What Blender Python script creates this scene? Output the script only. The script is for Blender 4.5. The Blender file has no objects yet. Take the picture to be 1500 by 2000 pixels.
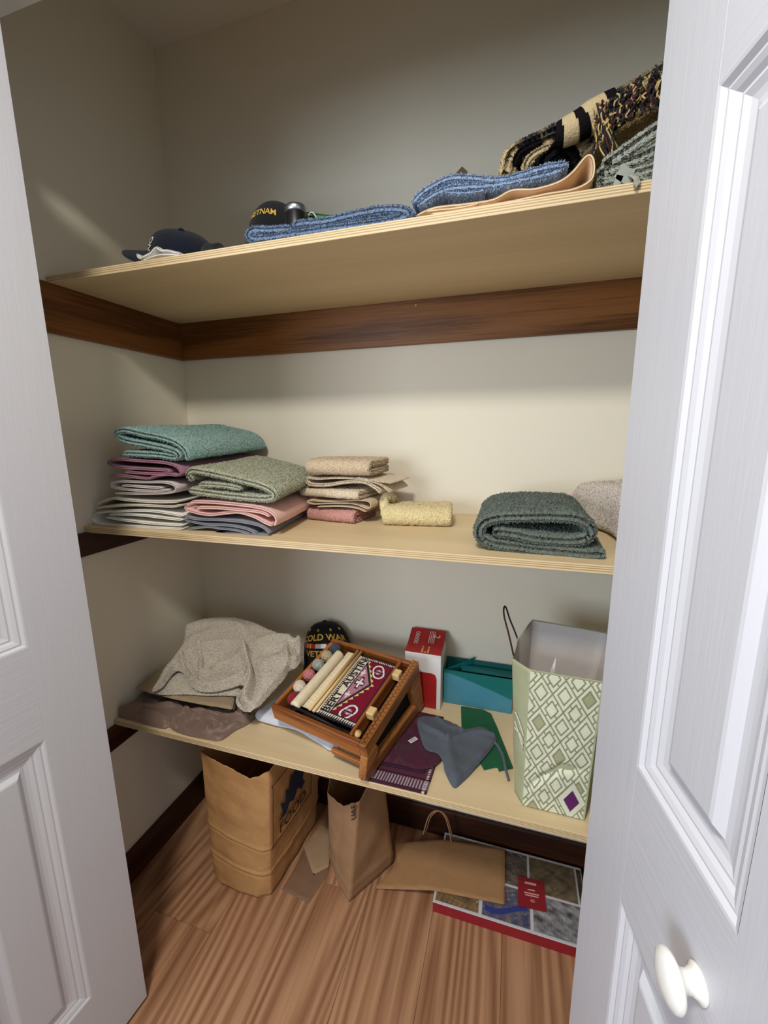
import bpy, math, random
import numpy as np
from mathutils import Matrix, Vector

SC = bpy.context.scene
COL = SC.collection
random.seed(7)

# ------------------------------------------------------------------ camera
FPX = 819.96
YAW, PITCH, ROLL = -0.29858, -0.18937, -0.00908
CAM = np.array([1.0594, -1.1971, 1.3393])
_fw = np.array([math.sin(YAW)*math.cos(PITCH), math.cos(YAW)*math.cos(PITCH), math.sin(PITCH)])
_r = np.array([math.cos(YAW), -math.sin(YAW), 0.0])
_u = np.cross(_r, _fw)
RT = _r*math.cos(ROLL) + _u*math.sin(ROLL)
UP = -_r*math.sin(ROLL) + _u*math.cos(ROLL)
FW = _fw
cam = bpy.data.cameras.new('camera')
cam.sensor_fit = 'HORIZONTAL'; cam.sensor_width = 36.0
cam.lens = 36.0*FPX/1500.0
cam.clip_start = 0.02
camo = bpy.data.objects.new('camera', cam)
COL.objects.link(camo)
m = Matrix.Identity(4)
for i in range(3):
    m[i][0] = RT[i]; m[i][1] = UP[i]; m[i][2] = -FW[i]; m[i][3] = CAM[i]
camo.matrix_world = m
SC.camera = camo

# ------------------------------------------------------------------ world, lights, exposure
w = bpy.data.worlds.new('room_ambient'); SC.world = w; w.use_nodes = True
bg = w.node_tree.nodes['Background']
bg.inputs[0].default_value = (0.82, 0.90, 1.0, 1); bg.inputs[1].default_value = 0.27

def area(name, loc, target, size, power, color, shape='DISK', size_y=None):
    l = bpy.data.lights.new(name, 'AREA'); l.shape = shape; l.size = size
    if size_y: l.size_y = size_y
    l.energy = power; l.color = color
    o = bpy.data.objects.new(name, l); COL.objects.link(o)
    o.location = loc
    o.rotation_euler = (Vector(target)-Vector(loc)).to_track_quat('-Z', 'Y').to_euler()
    return o
area('ceiling_lamp_light', (0.80, -1.50, 2.36), (0.80, -1.46, 0.0), 0.26, 14.5, (1.0, 0.95, 0.87))
area('window_daylight', (-0.6, -3.7, 1.5), (0.9, -0.6, 1.1), 1.2, 30.0, (0.78, 0.87, 1.0), 'RECTANGLE', 1.4)

SC.view_settings.view_transform = 'Standard'
SC.view_settings.look = 'None'
SC.view_settings.gamma = 1.0
SC.view_settings.use_curve_mapping = False
SC.view_settings.exposure = 0.92

# ------------------------------------------------------------------ pixel -> place
def at(px, py, x=None, y=None, z=None):
    d = FW + (px-750)/FPX*RT - (py-1000)/FPX*UP
    if x is not None: t = (x-CAM[0])/d[0]
    elif y is not None: t = (y-CAM[1])/d[1]
    else: t = (z-CAM[2])/d[2]
    return CAM + t*d
def at_plane(px, py, P, n):
    d = FW + (px-750)/FPX*RT - (py-1000)/FPX*UP
    P = np.array(P, float); n = np.array(n, float)
    return CAM + d*(((P-CAM)@n)/(d@n))
def crop(x0, y0, s):
    return lambda X, Y: (x0+X/s, y0+Y/s)
C1 = crop(180, 340, 2.344); C2 = crop(760, 80, 2.679); C3 = crop(130, 800, 3.061)
C4 = crop(560, 860, 2.206); C5 = crop(200, 1180, 3.409); C6 = crop(500, 1190, 3.75); C7 = crop(680, 1180, 2.885)

# ------------------------------------------------------------------ key dimensions (metres)
PLY = 0.016
ZT = 1.6841 + PLY; DT = 0.4136          # top of the upper shelf, its depth
ZM = 1.1051; DM = 0.4096
ZL = 0.5381; DL = 0.4048
CEIL = 2.44
XR = 1.52                                # right wall
Y_OPEN = -0.629                          # line of the door track

# ------------------------------------------------------------------ materials
def lin(c):
    out = []
    for v in c:
        v = v/255.0
        out.append(v/12.92 if v <= 0.04045 else ((v+0.055)/1.055)**2.4)
    return (*out, 1.0)

def mat(name, color=(200,200,200), rough=0.7, spec=0.3, noise=None, bump=None, sheen=0.0, coords='Object', metal=0.0, attr=None):
    """noise = (scale, amount, (sx,sy,sz)); bump = list of (type, scale, strength, dist, (sx,sy,sz))"""
    m = bpy.data.materials.new(name); m.use_nodes = True
    nt = m.node_tree; N = nt.nodes; L = nt.links
    b = N['Principled BSDF']
    b.inputs['Roughness'].default_value = rough
    b.inputs['Specular IOR Level'].default_value = spec
    b.inputs['Metallic'].default_value = metal
    if sheen:
        b.inputs['Sheen Weight'].default_value = sheen
        b.inputs['Sheen Roughness'].default_value = 0.6
    tc = N.new('ShaderNodeTexCoord')
    def vec(s):
        mp = N.new('ShaderNodeMapping'); mp.inputs['Scale'].default_value = s
        L.new(tc.outputs[coords], mp.inputs['Vector']); return mp.outputs[0]
    base = None
    if attr:
        a = N.new('ShaderNodeAttribute'); a.attribute_name = attr
        base = a.outputs['Color']
    if noise:
        sc, amt, s = noise
        n = N.new('ShaderNodeTexNoise'); n.inputs['Scale'].default_value = sc; n.inputs['Detail'].default_value = 4
        L.new(vec(s), n.inputs['Vector'])
        mr = N.new('ShaderNodeMapRange'); mr.inputs[1].default_value = 0.3; mr.inputs[2].default_value = 0.7
        mr.inputs[3].default_value = 1-amt; mr.inputs[4].default_value = 1+amt
        L.new(n.outputs['Fac'], mr.inputs[0])
        mx = N.new('ShaderNodeVectorMath'); mx.operation = 'SCALE'
        if base: L.new(base, mx.inputs[0])
        else: mx.inputs[0].default_value = lin(color)[:3]
        L.new(mr.outputs[0], mx.inputs['Scale'])
        L.new(mx.outputs[0], b.inputs['Base Color'])
    elif base: L.new(base, b.inputs['Base Color'])
    else: b.inputs['Base Color'].default_value = lin(color)
    prev = None
    for (ty, sc, st, dist, s) in (bump or []):
        if ty == 'noise':
            t = N.new('ShaderNodeTexNoise'); t.inputs['Detail'].default_value = 3; o = t.outputs['Fac']
        elif ty == 'voronoi':
            t = N.new('ShaderNodeTexVoronoi'); o = t.outputs['Distance']
        else:
            t = N.new('ShaderNodeTexWave'); t.inputs['Distortion'].default_value = 1.5; o = t.outputs['Fac']
        t.inputs['Scale'].default_value = sc
        L.new(vec(s), t.inputs['Vector'])
        bp = N.new('ShaderNodeBump'); bp.inputs['Strength'].default_value = st; bp.inputs['Distance'].default_value = dist
        L.new(o, bp.inputs['Height'])
        if prev: L.new(prev, bp.inputs['Normal'])
        prev = bp.outputs[0]
    if prev: L.new(prev, b.inputs['Normal'])
    return m

def terry(name, c, amt=0.12, coarse=1.0):
    return mat(name, c, rough=1.0, spec=0.05, sheen=0.25, noise=(230*coarse, amt, (1,1,1)),
               bump=[('voronoi', 330*coarse, 0.75, 0.0035, (1,1,1)), ('noise', 150*coarse, 0.45, 0.004, (1,1,1))])
def cotton(name, c, amt=0.05):
    return mat(name, c, rough=0.95, spec=0.08, sheen=0.12, noise=(60, amt, (1,1,1)),
               bump=[('noise', 700, 0.3, 0.001, (1,1,1)), ('noise', 60, 0.25, 0.004, (1,1,1))])
def paper(name, c, amt=0.05, st=0.35):
    return mat(name, c, rough=0.75, spec=0.2, noise=(30, amt, (1,1,1)), bump=[('noise', 22, st, 0.006, (1,1,1)), ('noise', 90, st*0.5, 0.002, (1,1,1))])
def plain(name, c, rough=0.6, spec=0.3, metal=0.0):
    return mat(name, c, rough, spec, metal=metal, noise=(40, 0.03, (1,1,1)))

def wood(name, c_lo, c_hi, axis='x', scale=7.0, rough=0.5, spec=0.3, coarse=None, rand=False, bump=0.12, rings=0.5, fine=1.0, ringamp=0.22):
    m = bpy.data.materials.new(name); m.use_nodes = True
    nt = m.node_tree; N = nt.nodes; L = nt.links; b = N['Principled BSDF']
    b.inputs['Roughness'].default_value = rough; b.inputs['Specular IOR Level'].default_value = spec
    tc = N.new('ShaderNodeTexCoord')
    vsrc = tc.outputs['Object']
    if rand:
        oi = N.new('ShaderNodeObjectInfo'); mu = N.new('ShaderNodeMath'); mu.operation = 'MULTIPLY'; mu.inputs[1].default_value = 37.0
        L.new(oi.outputs['Random'], mu.inputs[0])
        cb = N.new('ShaderNodeCombineXYZ'); L.new(mu.outputs[0], cb.inputs[0]); L.new(mu.outputs[0], cb.inputs[1])
        ad = N.new('ShaderNodeVectorMath'); ad.operation = 'ADD'
        L.new(tc.outputs['Object'], ad.inputs[0]); L.new(cb.outputs[0], ad.inputs[1]); vsrc = ad.outputs[0]
    long = {'x': (0.10, 1, 1), 'y': (1, 0.10, 1), 'z': (1, 1, 0.10)}[axis]
    mp = N.new('ShaderNodeMapping'); mp.inputs['Scale'].default_value = long; L.new(vsrc, mp.inputs['Vector'])
    n1 = N.new('ShaderNodeTexNoise'); n1.inputs['Scale'].default_value = scale; n1.inputs['Detail'].default_value = 0.6
    L.new(mp.outputs[0], n1.inputs['Vector'])
    # ring-like bands out of a smooth noise field
    mu = N.new('ShaderNodeMath'); mu.operation = 'MULTIPLY'; mu.inputs[1].default_value = 22.0*rings*2
    L.new(n1.outputs['Fac'], mu.inputs[0])
    sn = N.new('ShaderNodeMath'); sn.operation = 'SINE'; L.new(mu.outputs[0], sn.inputs[0])
    n2 = N.new('ShaderNodeTexNoise'); n2.inputs['Scale'].default_value = scale*28; n2.inputs['Detail'].default_value = 4
    mp2 = N.new('ShaderNodeMapping'); mp2.inputs['Scale'].default_value = {'x': (0.03,1,1), 'y': (1,0.03,1), 'z': (1,1,0.03)}[axis]
    L.new(vsrc, mp2.inputs['Vector']); L.new(mp2.outputs[0], n2.inputs['Vector'])
    a1 = N.new('ShaderNodeMath'); a1.operation = 'MULTIPLY_ADD'; a1.inputs[1].default_value = ringamp; a1.inputs[2].default_value = 0.0
    L.new(sn.outputs[0], a1.inputs[0])
    ff = N.new('ShaderNodeMath'); ff.operation = 'MULTIPLY_ADD'; ff.inputs[1].default_value = fine; ff.inputs[2].default_value = 0.5*(1-fine); L.new(n2.outputs['Fac'], ff.inputs[0])
    a2 = N.new('ShaderNodeMath'); a2.operation = 'ADD'; L.new(a1.outputs[0], a2.inputs[0]); L.new(ff.outputs[0], a2.inputs[1])
    cr = N.new('ShaderNodeValToRGB'); cr.color_ramp.elements[0].position = 0.25; cr.color_ramp.elements[1].position = 0.72
    cr.color_ramp.elements[0].color = lin(c_lo); cr.color_ramp.elements[1].color = lin(c_hi)
    L.new(a2.outputs[0], cr.inputs[0])
    L.new(cr.outputs[0], b.inputs['Base Color'])
    bp = N.new('ShaderNodeBump'); bp.inputs['Strength'].default_value = bump; bp.inputs['Distance'].default_value = 0.002
    L.new(n2.outputs['Fac'], bp.inputs['Height']); L.new(bp.outputs[0], b.inputs['Normal'])
    return m

def ply_material():
    m = wood('birch_plywood', (206,182,140), (228,207,168), 'x', 3.0, rough=0.5, spec=0.35, rings=0.6, bump=0.03, fine=0.35, ringamp=0.10)
    nt = m.node_tree; N = nt.nodes; L = nt.links; b = N['Principled BSDF']
    src = b.inputs['Base Color'].links[0].from_socket
    tc = N.new('ShaderNodeTexCoord'); sp = N.new('ShaderNodeSeparateXYZ'); L.new(tc.outputs['Object'], sp.inputs[0])
    ge = N.new('ShaderNodeNewGeometry'); sn = N.new('ShaderNodeSeparateXYZ'); L.new(ge.outputs['Normal'], sn.inputs[0])
    ab = N.new('ShaderNodeMath'); ab.operation = 'ABSOLUTE'; L.new(sn.outputs['Z'], ab.inputs[0])
    side = N.new('ShaderNodeMath'); side.operation = 'LESS_THAN'; side.inputs[1].default_value = 0.5; L.new(ab.outputs[0], side.inputs[0])
    fr = N.new('ShaderNodeMath'); fr.operation = 'DIVIDE'; fr.inputs[1].default_value = PLY; L.new(sp.outputs['Z'], fr.inputs[0])
    cr = N.new('ShaderNodeValToRGB'); cr.color_ramp.interpolation = 'CONSTANT'
    els = cr.color_ramp.elements
    bands = [(0, 1.0), (0.24, 0.62), (0.36, 1.02), (0.5, 0.62), (0.62, 1.02), (0.74, 0.66), (0.84, 1.05)]
    els[0].position = 0; els[0].color = (1,1,1,1); els[1].position = 0.24; els[1].color = (0.62,0.55,0.46,1)
    for p, v in bands[2:]:
        e = els.new(p); e.color = (v, v*(0.9 if v < 0.9 else 1), v*(0.75 if v < 0.9 else 1), 1)
    L.new(fr.outputs[0], cr.inputs[0])
    mx = N.new('ShaderNodeMix'); mx.data_type = 'RGBA'; mx.blend_type = 'MULTIPLY'
    L.new(side.outputs[0], mx.inputs['Factor']); L.new(src, mx.inputs[6]); L.new(cr.outputs[0], mx.inputs[7])
    L.new(mx.outputs[2], b.inputs['Base Color'])
    return m

def door_mat(name, axis):
    s = {'x': (0.05,1,1), 'y': (1,0.05,1), 'z': (1,1,0.045)}[axis]
    return mat(name, (203,204,210), rough=0.42, spec=0.4, bump=[('noise', 330, 0.16, 0.0012, s), ('noise', 60, 0.12, 0.003, (s[0],s[1],s[2]*2.5))])

M = {}
M['wall'] = mat('cream_wall_paint', (230,223,203), rough=0.6, spec=0.3, bump=[('noise', 120, 0.06, 0.002, (1,1,1))])
M['room_wall'] = mat('room_wall_paint', (222,222,220), rough=0.7, spec=0.2, bump=[('noise', 120, 0.06, 0.002, (1,1,1))])
M['ceiling'] = mat('ceiling_paint', (228,224,214), rough=0.8, spec=0.1, bump=[('noise', 90, 0.1, 0.002, (1,1,1))])
M['stain_x'] = wood('dark_stained_pine_x', (92,54,20), (136,88,42), 'x', 9.0, rough=0.45, spec=0.35)
M['stain_y'] = wood('dark_stained_pine_y', (88,50,20), (130,82,40), 'y', 9.0, rough=0.45, spec=0.35)
M['base_x'] = wood('dark_baseboard_x', (44,20,10), (72,38,20), 'x', 9.0, rough=0.45)
M['base_y'] = wood('dark_baseboard_y', (44,20,10), (72,38,20), 'y', 9.0, rough=0.45)
M['oak'] = wood('oak_plank', (134,92,64), (184,140,106), 'y', 3.2, rough=0.45, spec=0.3, rand=True, bump=0.05, rings=4.6, fine=0.75, ringamp=0.16)
M['ply'] = ply_material()
M['door_z'] = door_mat('white_door_paint_upright', 'z')
M['door_h'] = door_mat('white_door_paint_across', 'y')
M['door_m'] = mat('white_door_paint_moulding', (208,209,215), rough=0.38, spec=0.45)
M['knob'] = mat('white_glazed_knob', (238,237,232), rough=0.12, spec=0.5)

# ------------------------------------------------------------------ mesh helpers
def link(name, V, F, material, parent=None, smooth=True, loc=None):
    me = bpy.data.meshes.new(name)
    V = np.asarray(V, dtype=np.float32)
    if isinstance(F, np.ndarray) and F.ndim == 2:
        k = F.shape[1]
        me.vertices.add(len(V)); me.vertices.foreach_set('co', V.ravel())
        me.loops.add(F.size); me.loops.foreach_set('vertex_index', F.ravel().astype(np.int32))
        me.polygons.add(len(F)); me.polygons.foreach_set('loop_start', np.arange(0, F.size, k, dtype=np.int32))
        me.update(calc_edges=True)
    else:
        me.from_pydata([tuple(map(float, v)) for v in V], [], [tuple(int(i) for i in f) for f in F]); me.update()
    me.validate()
    if smooth: me.polygons.foreach_set('use_smooth', np.ones(len(me.polygons), dtype=bool))
    if material: me.materials.append(material)
    o = bpy.data.objects.new(name, me); COL.objects.link(o)
    if parent: o.parent = parent
    if loc is not None: o.location = loc
    return o
def colorize(o, colors):
    a = o.data.color_attributes.new('print', 'FLOAT_COLOR', 'POINT')
    c = np.ones((len(colors), 4), dtype=np.float32); c[:, :3] = colors
    a.data.foreach_set('color', c.ravel())
def tag(o, label, cat, group=None):
    o['label'] = label; o['category'] = cat
    if group: o['group'] = group
    return o
def empty(name, loc=(0,0,0), rot=None):
    o = bpy.data.objects.new(name, None); COL.objects.link(o); o.location = loc; o.empty_display_size = 0.05
    if rot is not None: o.rotation_euler = rot
    return o
def structure(o, label=None):
    o['kind'] = 'structure'
    if label: o['label'] = label
    return o
def box_vf(x0, x1, y0, y1, z0, z1, b=0.0):
    """box with chamfered edges (b)"""
    if b <= 0:
        V = [(x, y, z) for z in (z0, z1) for y in (y0, y1) for x in (x0, x1)]
        F = [(0,2,3,1), (4,5,7,6), (0,1,5,4), (2,6,7,3), (0,4,6,2), (1,3,7,5)]
        return V, F
    V = []; idx = {}
    for ix, (X, xi) in enumerate(((x0, x0+b), (x1, x1-b))):
        for iy, (Y, yi) in enumerate(((y0, y0+b), (y1, y1-b))):
            for iz, (Z, zi) in enumerate(((z0, z0+b), (z1, z1-b))):
                idx[ix,iy,iz,0] = len(V); V.append((X, yi, zi))
                idx[ix,iy,iz,1] = len(V); V.append((xi, Y, zi))
                idx[ix,iy,iz,2] = len(V); V.append((xi, yi, Z))
    F = []
    q = [(0,0), (1,0), (1,1), (0,1)]
    for s in (0, 1):
        f = [idx[s,a,b_,0] for a, b_ in q]; F.append(f if s else f[::-1])
        f = [idx[a,s,b_,1] for a, b_ in q]; F.append(f[::-1] if s else f)
        f = [idx[a,b_,s,2] for a, b_ in q]; F.append(f if s else f[::-1])
    for a in (0, 1):
        for c in (0, 1):
            F.append([idx[a,c,0,0], idx[a,c,1,0], idx[a,c,1,1], idx[a,c,0,1]])
            F.append([idx[a,0,c,0], idx[a,1,c,0], idx[a,1,c,2], idx[a,0,c,2]])
            F.append([idx[0,a,c,1], idx[1,a,c,1], idx[1,a,c,2], idx[0,a,c,2]])
            for d in (0, 1): F.append([idx[a,c,d,0], idx[a,c,d,1], idx[a,c,d,2]])
    return V, F
def fix_normals(o):
    import bmesh
    bm = bmesh.new(); bm.from_mesh(o.data); bmesh.ops.recalc_face_normals(bm, faces=bm.faces); bm.to_mesh(o.data); bm.free()
    return o
def box(name, x0, x1, y0, y1, z0, z1, material, parent=None, b=0.0, local=False):
    if local:   # origin at the lower corner
        V, F = box_vf(0, x1-x0, 0, y1-y0, 0, z1-z0, b); o = link(name, V, F, material, parent, False, (x0, y0, z0))
    else:
        V, F = box_vf(x0, x1, y0, y1, z0, z1, b); o = link(name, V, F, material, parent, False)
    return fix_normals(o)
def catmull(P, n=8, closed=False):
    P = np.asarray(P, float); out = []
    k = len(P)
    for i in range(k if closed else k-1):
        p0 = P[(i-1) % k] if closed else P[max(i-1, 0)]; p1 = P[i]; p2 = P[(i+1) % k]
        p3 = P[(i+2) % k] if closed else P[min(i+2, k-1)]
        for t in np.linspace(0, 1, n, endpoint=False):
            out.append(0.5*((2*p1)+(-p0+p2)*t+(2*p0-5*p1+4*p2-p3)*t*t+(-p0+3*p1-3*p2+p3)*t**3))
    if not closed: out.append(P[-1])
    return np.array(out)
def resample(P, step):
    d = np.r_[0, np.cumsum(np.linalg.norm(np.diff(P, axis=0), axis=1))]
    n = max(3, int(round(d[-1]/step))+1); t = np.linspace(0, d[-1], n)
    return np.stack([np.interp(t, d, P[:, i]) for i in range(P.shape[1])], 1)
def tube_vf(P, r, seg=8, closed=False, caps=True):
    P = np.asarray(P, float); n = len(P); r = np.broadcast_to(r, (n,)) if np.ndim(r) <= 1 else r
    T = np.gradient(P, axis=0); T /= np.linalg.norm(T, axis=1)[:, None]+1e-12
    ref = np.array([0, 0, 1.0]) if abs(T[0][2]) < 0.9 else np.array([1.0, 0, 0])
    V = []; Nn = np.cross(T[0], ref)
    for i in range(n):
        Nn = Nn-T[i]*(Nn@T[i]); Nn /= np.linalg.norm(Nn)+1e-12; B = np.cross(T[i], Nn)
        for k in range(seg):
            a = 2*math.pi*k/seg; V.append(P[i]+r[i]*(math.cos(a)*Nn+math.sin(a)*B))
    F = [(i*seg+k, i*seg+(k+1) % seg, (i+1)*seg+(k+1) % seg, (i+1)*seg+k) for i in range(n-1) for k in range(seg)]
    if caps:
        F.append(tuple(range(seg))[::-1]); F.append(tuple((n-1)*seg+k for k in range(seg)))
    return V, F
def tube(name, P, r, material, parent=None, seg=8):
    V, F = tube_vf(P, r, seg); return link(name, V, F, material, parent)
def merge(parts):
    V = []; F = []
    for v, f in parts:
        o = len(V); V.extend([tuple(q) for q in v]); F.extend([tuple(i+o for i in q) for q in f])
    return V, F
def lathe_vf(prof, seg=32):
    V = []; n = len(prof)
    for (r, z) in prof:
        for k in range(seg):
            a = 2*math.pi*k/seg; V.append((r*math.cos(a), r*math.sin(a), z))
    F = [(i*seg+k, i*seg+(k+1) % seg, (i+1)*seg+(k+1) % seg, (i+1)*seg+k) for i in range(n-1) for k in range(seg)]
    F.append(tuple(range(seg))[::-1]); F.append(tuple((n-1)*seg+k for k in range(seg)))
    return V, F
def prism_vf(poly, z0, z1):
    n = len(poly)
    V = [(x, y, z0) for x, y in poly]+[(x, y, z1) for x, y in poly]
    F = [tuple(range(n))[::-1], tuple(range(n, 2*n))]+[(i, (i+1) % n, n+(i+1) % n, n+i) for i in range(n)]
    return V, F
def wob(P, freq, seed, k=6):
    """smooth pseudo-noise in about -1..1"""
    rs = np.random.RandomState(seed); P = np.asarray(P, float); o = np.zeros(len(P))
    for i in range(k):
        d = rs.normal(size=P.shape[1]); d /= np.linalg.norm(d)
        o += np.sin(P@d*freq*rs.uniform(0.6, 1.6)*2*math.pi+rs.uniform(0, 6.28))
    return o/k*1.4
def crumple(P, freq, seed, k=5):
    rs = np.random.RandomState(seed); P = np.asarray(P, float); o = np.zeros(len(P))
    for i in range(k):
        d = rs.normal(size=P.shape[1]); d /= np.linalg.norm(d)
        x = (P@d)*freq*rs.uniform(0.5, 1.6)+rs.uniform(0, 10)
        o += np.abs(2*(x-np.floor(x))-1)-0.5
    return o/k*2
def grid_faces(nu, nv, off=0):
    i = np.arange(nu-1)[:, None]; j = np.arange(nv-1)[None, :]
    a = i*nv+j
    return (np.stack([a, a+nv, a+nv+1, a+1], -1).reshape(-1, 4))+off

# text as flat mesh --------------------------------------------------
def text_vf(s, size=1.0, bold=0.0, spacing=1.0):
    cu = bpy.data.curves.new('tmp_text', 'FONT'); cu.body = s; cu.size = size; cu.align_x = 'CENTER'; cu.align_y = 'CENTER'
    cu.offset = bold; cu.space_character = spacing; cu.resolution_u = 3
    o = bpy.data.objects.new('tmp_text', cu); COL.objects.link(o)
    dg = bpy.context.evaluated_depsgraph_get(); dg.update()
    me = o.evaluated_get(dg).to_mesh()
    V = np.array([tuple(v.co) for v in me.vertices]); F = [tuple(p.vertices) for p in me.polygons]
    o.evaluated_get(dg).to_mesh_clear()
    bpy.data.objects.remove(o); bpy.data.curves.remove(cu)
    return V[:, :2], F
def text_on(name, s, size, fn, material, parent, bold=0.0, spacing=1.0):
    V, F = text_vf(s, size, bold, spacing)
    return link(name, [fn(u, v) for u, v in V], F, material, parent, False)
def flat_fn(O, U, W):
    O = np.array(O, float); U = np.array(U, float); W = np.array(W, float)
    return lambda u, v: O+u*U+v*W

# ------------------------------------------------------------------ THE SETTING
floor = structure(box('floor', -0.12, 2.4, -4.0, 0.12, -0.06, -0.012, M['base_y']), 'oak plank floor of the closet and hallway')
plank_meshes = []
PW = 0.19
xs = np.arange(-0.05, 2.3, PW)
for i, x in enumerate(xs):
    y = -0.0-((i*0.47) % 1.15)
    segs = []
    top = 0.02
    while top > -3.6:
        bot = max(y, -3.7) if y < top else top-1.15
        segs.append((bot, top)); top = bot; y = bot-1.15
    for (b_, t_) in segs:
        if t_-b_ < 0.02: continue
        box('plank', x+0.0003, x+PW-0.0003, b_+0.0003, t_-0.0003, -0.012, 0.0, M['oak'], floor, b=0.0006, local=True)
structure(box('wall_left', -0.12, 0.0, -0.69, 0.12, -0.06, CEIL, M['wall']))
structure(box('wall_back', 0.0, XR, 0.0, 0.12, -0.06, CEIL, M['wall']))
structure(box('wall_right', XR, XR+0.12, -0.69, 0.12, -0.06, CEIL, M['wall']))
structure(box('ceiling', -0.12, 2.4, -4.0, 0.12, CEIL, CEIL+0.06, M['ceiling']))
JL, JR, HEAD = 0.145, 1.375, 2.03
v1 = box_vf(0.0, JL, -0.69, -0.57, 0.0, CEIL); v2 = box_vf(JR, XR, -0.69, -0.57, 0.0, CEIL); v3 = box_vf(JL, JR, -0.69, -0.57, HEAD, CEIL)
v4 = box_vf(XR, 2.4, -0.69, -0.57, 0.0, CEIL); v5 = box_vf(-0.12, 0.0, -0.692, -0.69, 0.0, CEIL)
V, F = merge([v1, v2, v3, v4, v5])
structure(link('wall_front', V, F, M['room_wall'], None, False))
# cleats that carry the shelves, and baseboards
CT = 0.017
t1 = structure(box('trim_1', CT, XR, -CT, -0.0, ZT-PLY-0.111, ZT-PLY, M['stain_x'], b=0.001), 'dark stained cleat along the back wall under the upper shelf')
structure(box('trim_2', 0.0, CT, -0.56, -0.0, ZT-PLY-0.111, ZT-PLY, M['stain_y'], b=0.001), 'dark stained cleat on the left wall under the upper shelf')
structure(box('trim_3', 0.0, CT, -0.56, -0.0, ZM-PLY-0.059, ZM-PLY, M['base_y'], b=0.001), 'dark stained cleat on the left wall under the middle shelf')
structure(box('trim_4', CT, XR, -CT, 0.0, ZM-PLY-0.059, ZM-PLY, M['base_x'], b=0.001), 'dark stained cleat along the back wall under the middle shelf')
structure(box('trim_5', 0.0, CT, -0.56, 0.0, ZL-PLY-0.062, ZL-PLY-0.0, M['base_y'], b=0.001), 'dark stained cleat on the left wall under the low shelf')
structure(box('trim_6', CT, XR, -CT, 0.0, ZL-PLY-0.062, ZL-PLY, M['base_x'], b=0.001), 'dark stained cleat along the back wall under the low shelf')
for k, (z0, z1) in enumerate(((ZT-PLY-0.111, ZT-PLY), (ZM-PLY-0.06, ZM-PLY), (ZL-PLY-0.062, ZL-PLY))):
    structure(box('trim_%d' % (7+k), XR-CT, XR, -0.56, -CT, z0, z1, M['stain_y'], b=0.001))
structure(box('baseboard_left', 0.0, 0.014, -0.57, 0.0, 0.0, 0.101, M['base_y'], b=0.002))
structure(box('baseboard_back', 0.014, XR, -0.014, 0.0, 0.0, 0.101, M['base_x'], b=0.002))
structure(box('baseboard_right', XR-0.014, XR, -0.57, -0.014, 0.0, 0.101, M['base_y'], b=0.002))
sp = at(812, 596, y=-CT)
V, F = lathe_vf([(0.0005, -0.001), (0.0042, -0.001), (0.0045, 0.0006), (0.003, 0.0016), (0.0012, 0.0018), (0.001, 0.0008), (0.0003, 0.0008)], 14)
sc_ = link('screw', V, F, plain('pale_screw_metal', (170,150,120), 0.4, 0.5, 0.6), t1, True, (sp[0], -CT, sp[2])); sc_.rotation_euler = (math.pi/2, 0, 0)

# doors: the leading leaf of each folding pair (two stiles, four rails, three raised panels), its hinged mate behind
LEAF_W, LEAF_H, LEAF_T = 0.308, 1.985, 0.034
ROWS = [(0.178, 0.795), (0.975, 1.614), (1.705, 1.885)]
ST1, ST2 = 0.106, 0.265
PROF = [(0, 0), (0.003, -0.0005), (0.007, -0.004), (0.010, -0.0035), (0.015, -0.0055), (0.019, -0.0085), (0.022, -0.008), (0.028, -0.0105), (0.034, -0.0115), (0.040, -0.0110), (0.047, -0.0045), (0.050, -0.0035)]
def ring_panel(s0, s1, z0, z1, prof, sgn, T, cap=False):
    V = []; F = []
    for (i, d) in prof:
        y = sgn*(T/2+d)
        V += [(s0+i, y, z0+i), (s1-i, y, z0+i), (s1-i, y, z1-i), (s0+i, y, z1-i)]
    n = len(prof)
    for k in range(n-1):
        for j in range(4):
            F.append((k*4+j, k*4+(j+1) % 4, (k+1)*4+(j+1) % 4, (k+1)*4+j))
    if cap: F.append(tuple((n-1)*4+j for j in range(4)))
    return V, F
def leaf(parent, knob=None):
    """local frame: x = along the leaf, y = thickness (front is -y), z up"""
    T = LEAF_T; o = []
    o.append(box('stile', 0, ST1, -T/2, T/2, 0, LEAF_H, M['door_z'], parent, b=0.0004))
    o.append(box('stile', ST2, LEAF_W, -T/2, T/2, 0, LEAF_H, M['door_z'], parent, b=0.0004))
    zz = [0]+[v for r in ROWS for v in r]+[LEAF_H]
    for k in range(0, len(zz), 2):
        o.append(box('rail', ST1, ST2, -T/2, T/2, zz[k]-(0.012 if k else 0), zz[k+1]-0.012 if k < 6 else LEAF_H, M['door_x'], parent))
    for (a, b_) in ROWS:
        a -= 0.012; b_ -= 0.012
        parts = [ring_panel(ST1, ST2, a, b_, PROF[:9], s, T) for s in (-1, 1)]
        V, F = merge(parts); fix_normals(link('moulding', V, F, M['door_m'], parent, False))
        parts = [ring_panel(ST1, ST2, a, b_, PROF[8:], s, T, True) for s in (-1, 1)]
        V, F = merge(parts); fix_normals(link('raised_panel', V, F, M['door_z'], parent, False))
    if knob:
        s, z = knob
        prof = [(0.0005, 0), (0.0125, 0), (0.0125, 0.002), (0.0095, 0.004), (0.0075, 0.008), (0.0080, 0.012), (0.0125, 0.0155), (0.0180, 0.018), (0.0192, 0.0205), (0.0180, 0.0232), (0.013, 0.0262), (0.006, 0.0278), (0.0005, 0.028)]
        V, F = lathe_vf([(a_*1.1, b2_*1.1) for a_, b2_ in prof], 36)
        kb = link('knob', V, F, M['knob'], parent, True, (s, -T/2, z)); kb.rotation_euler = (math.pi/2, 0, 0)
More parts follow.
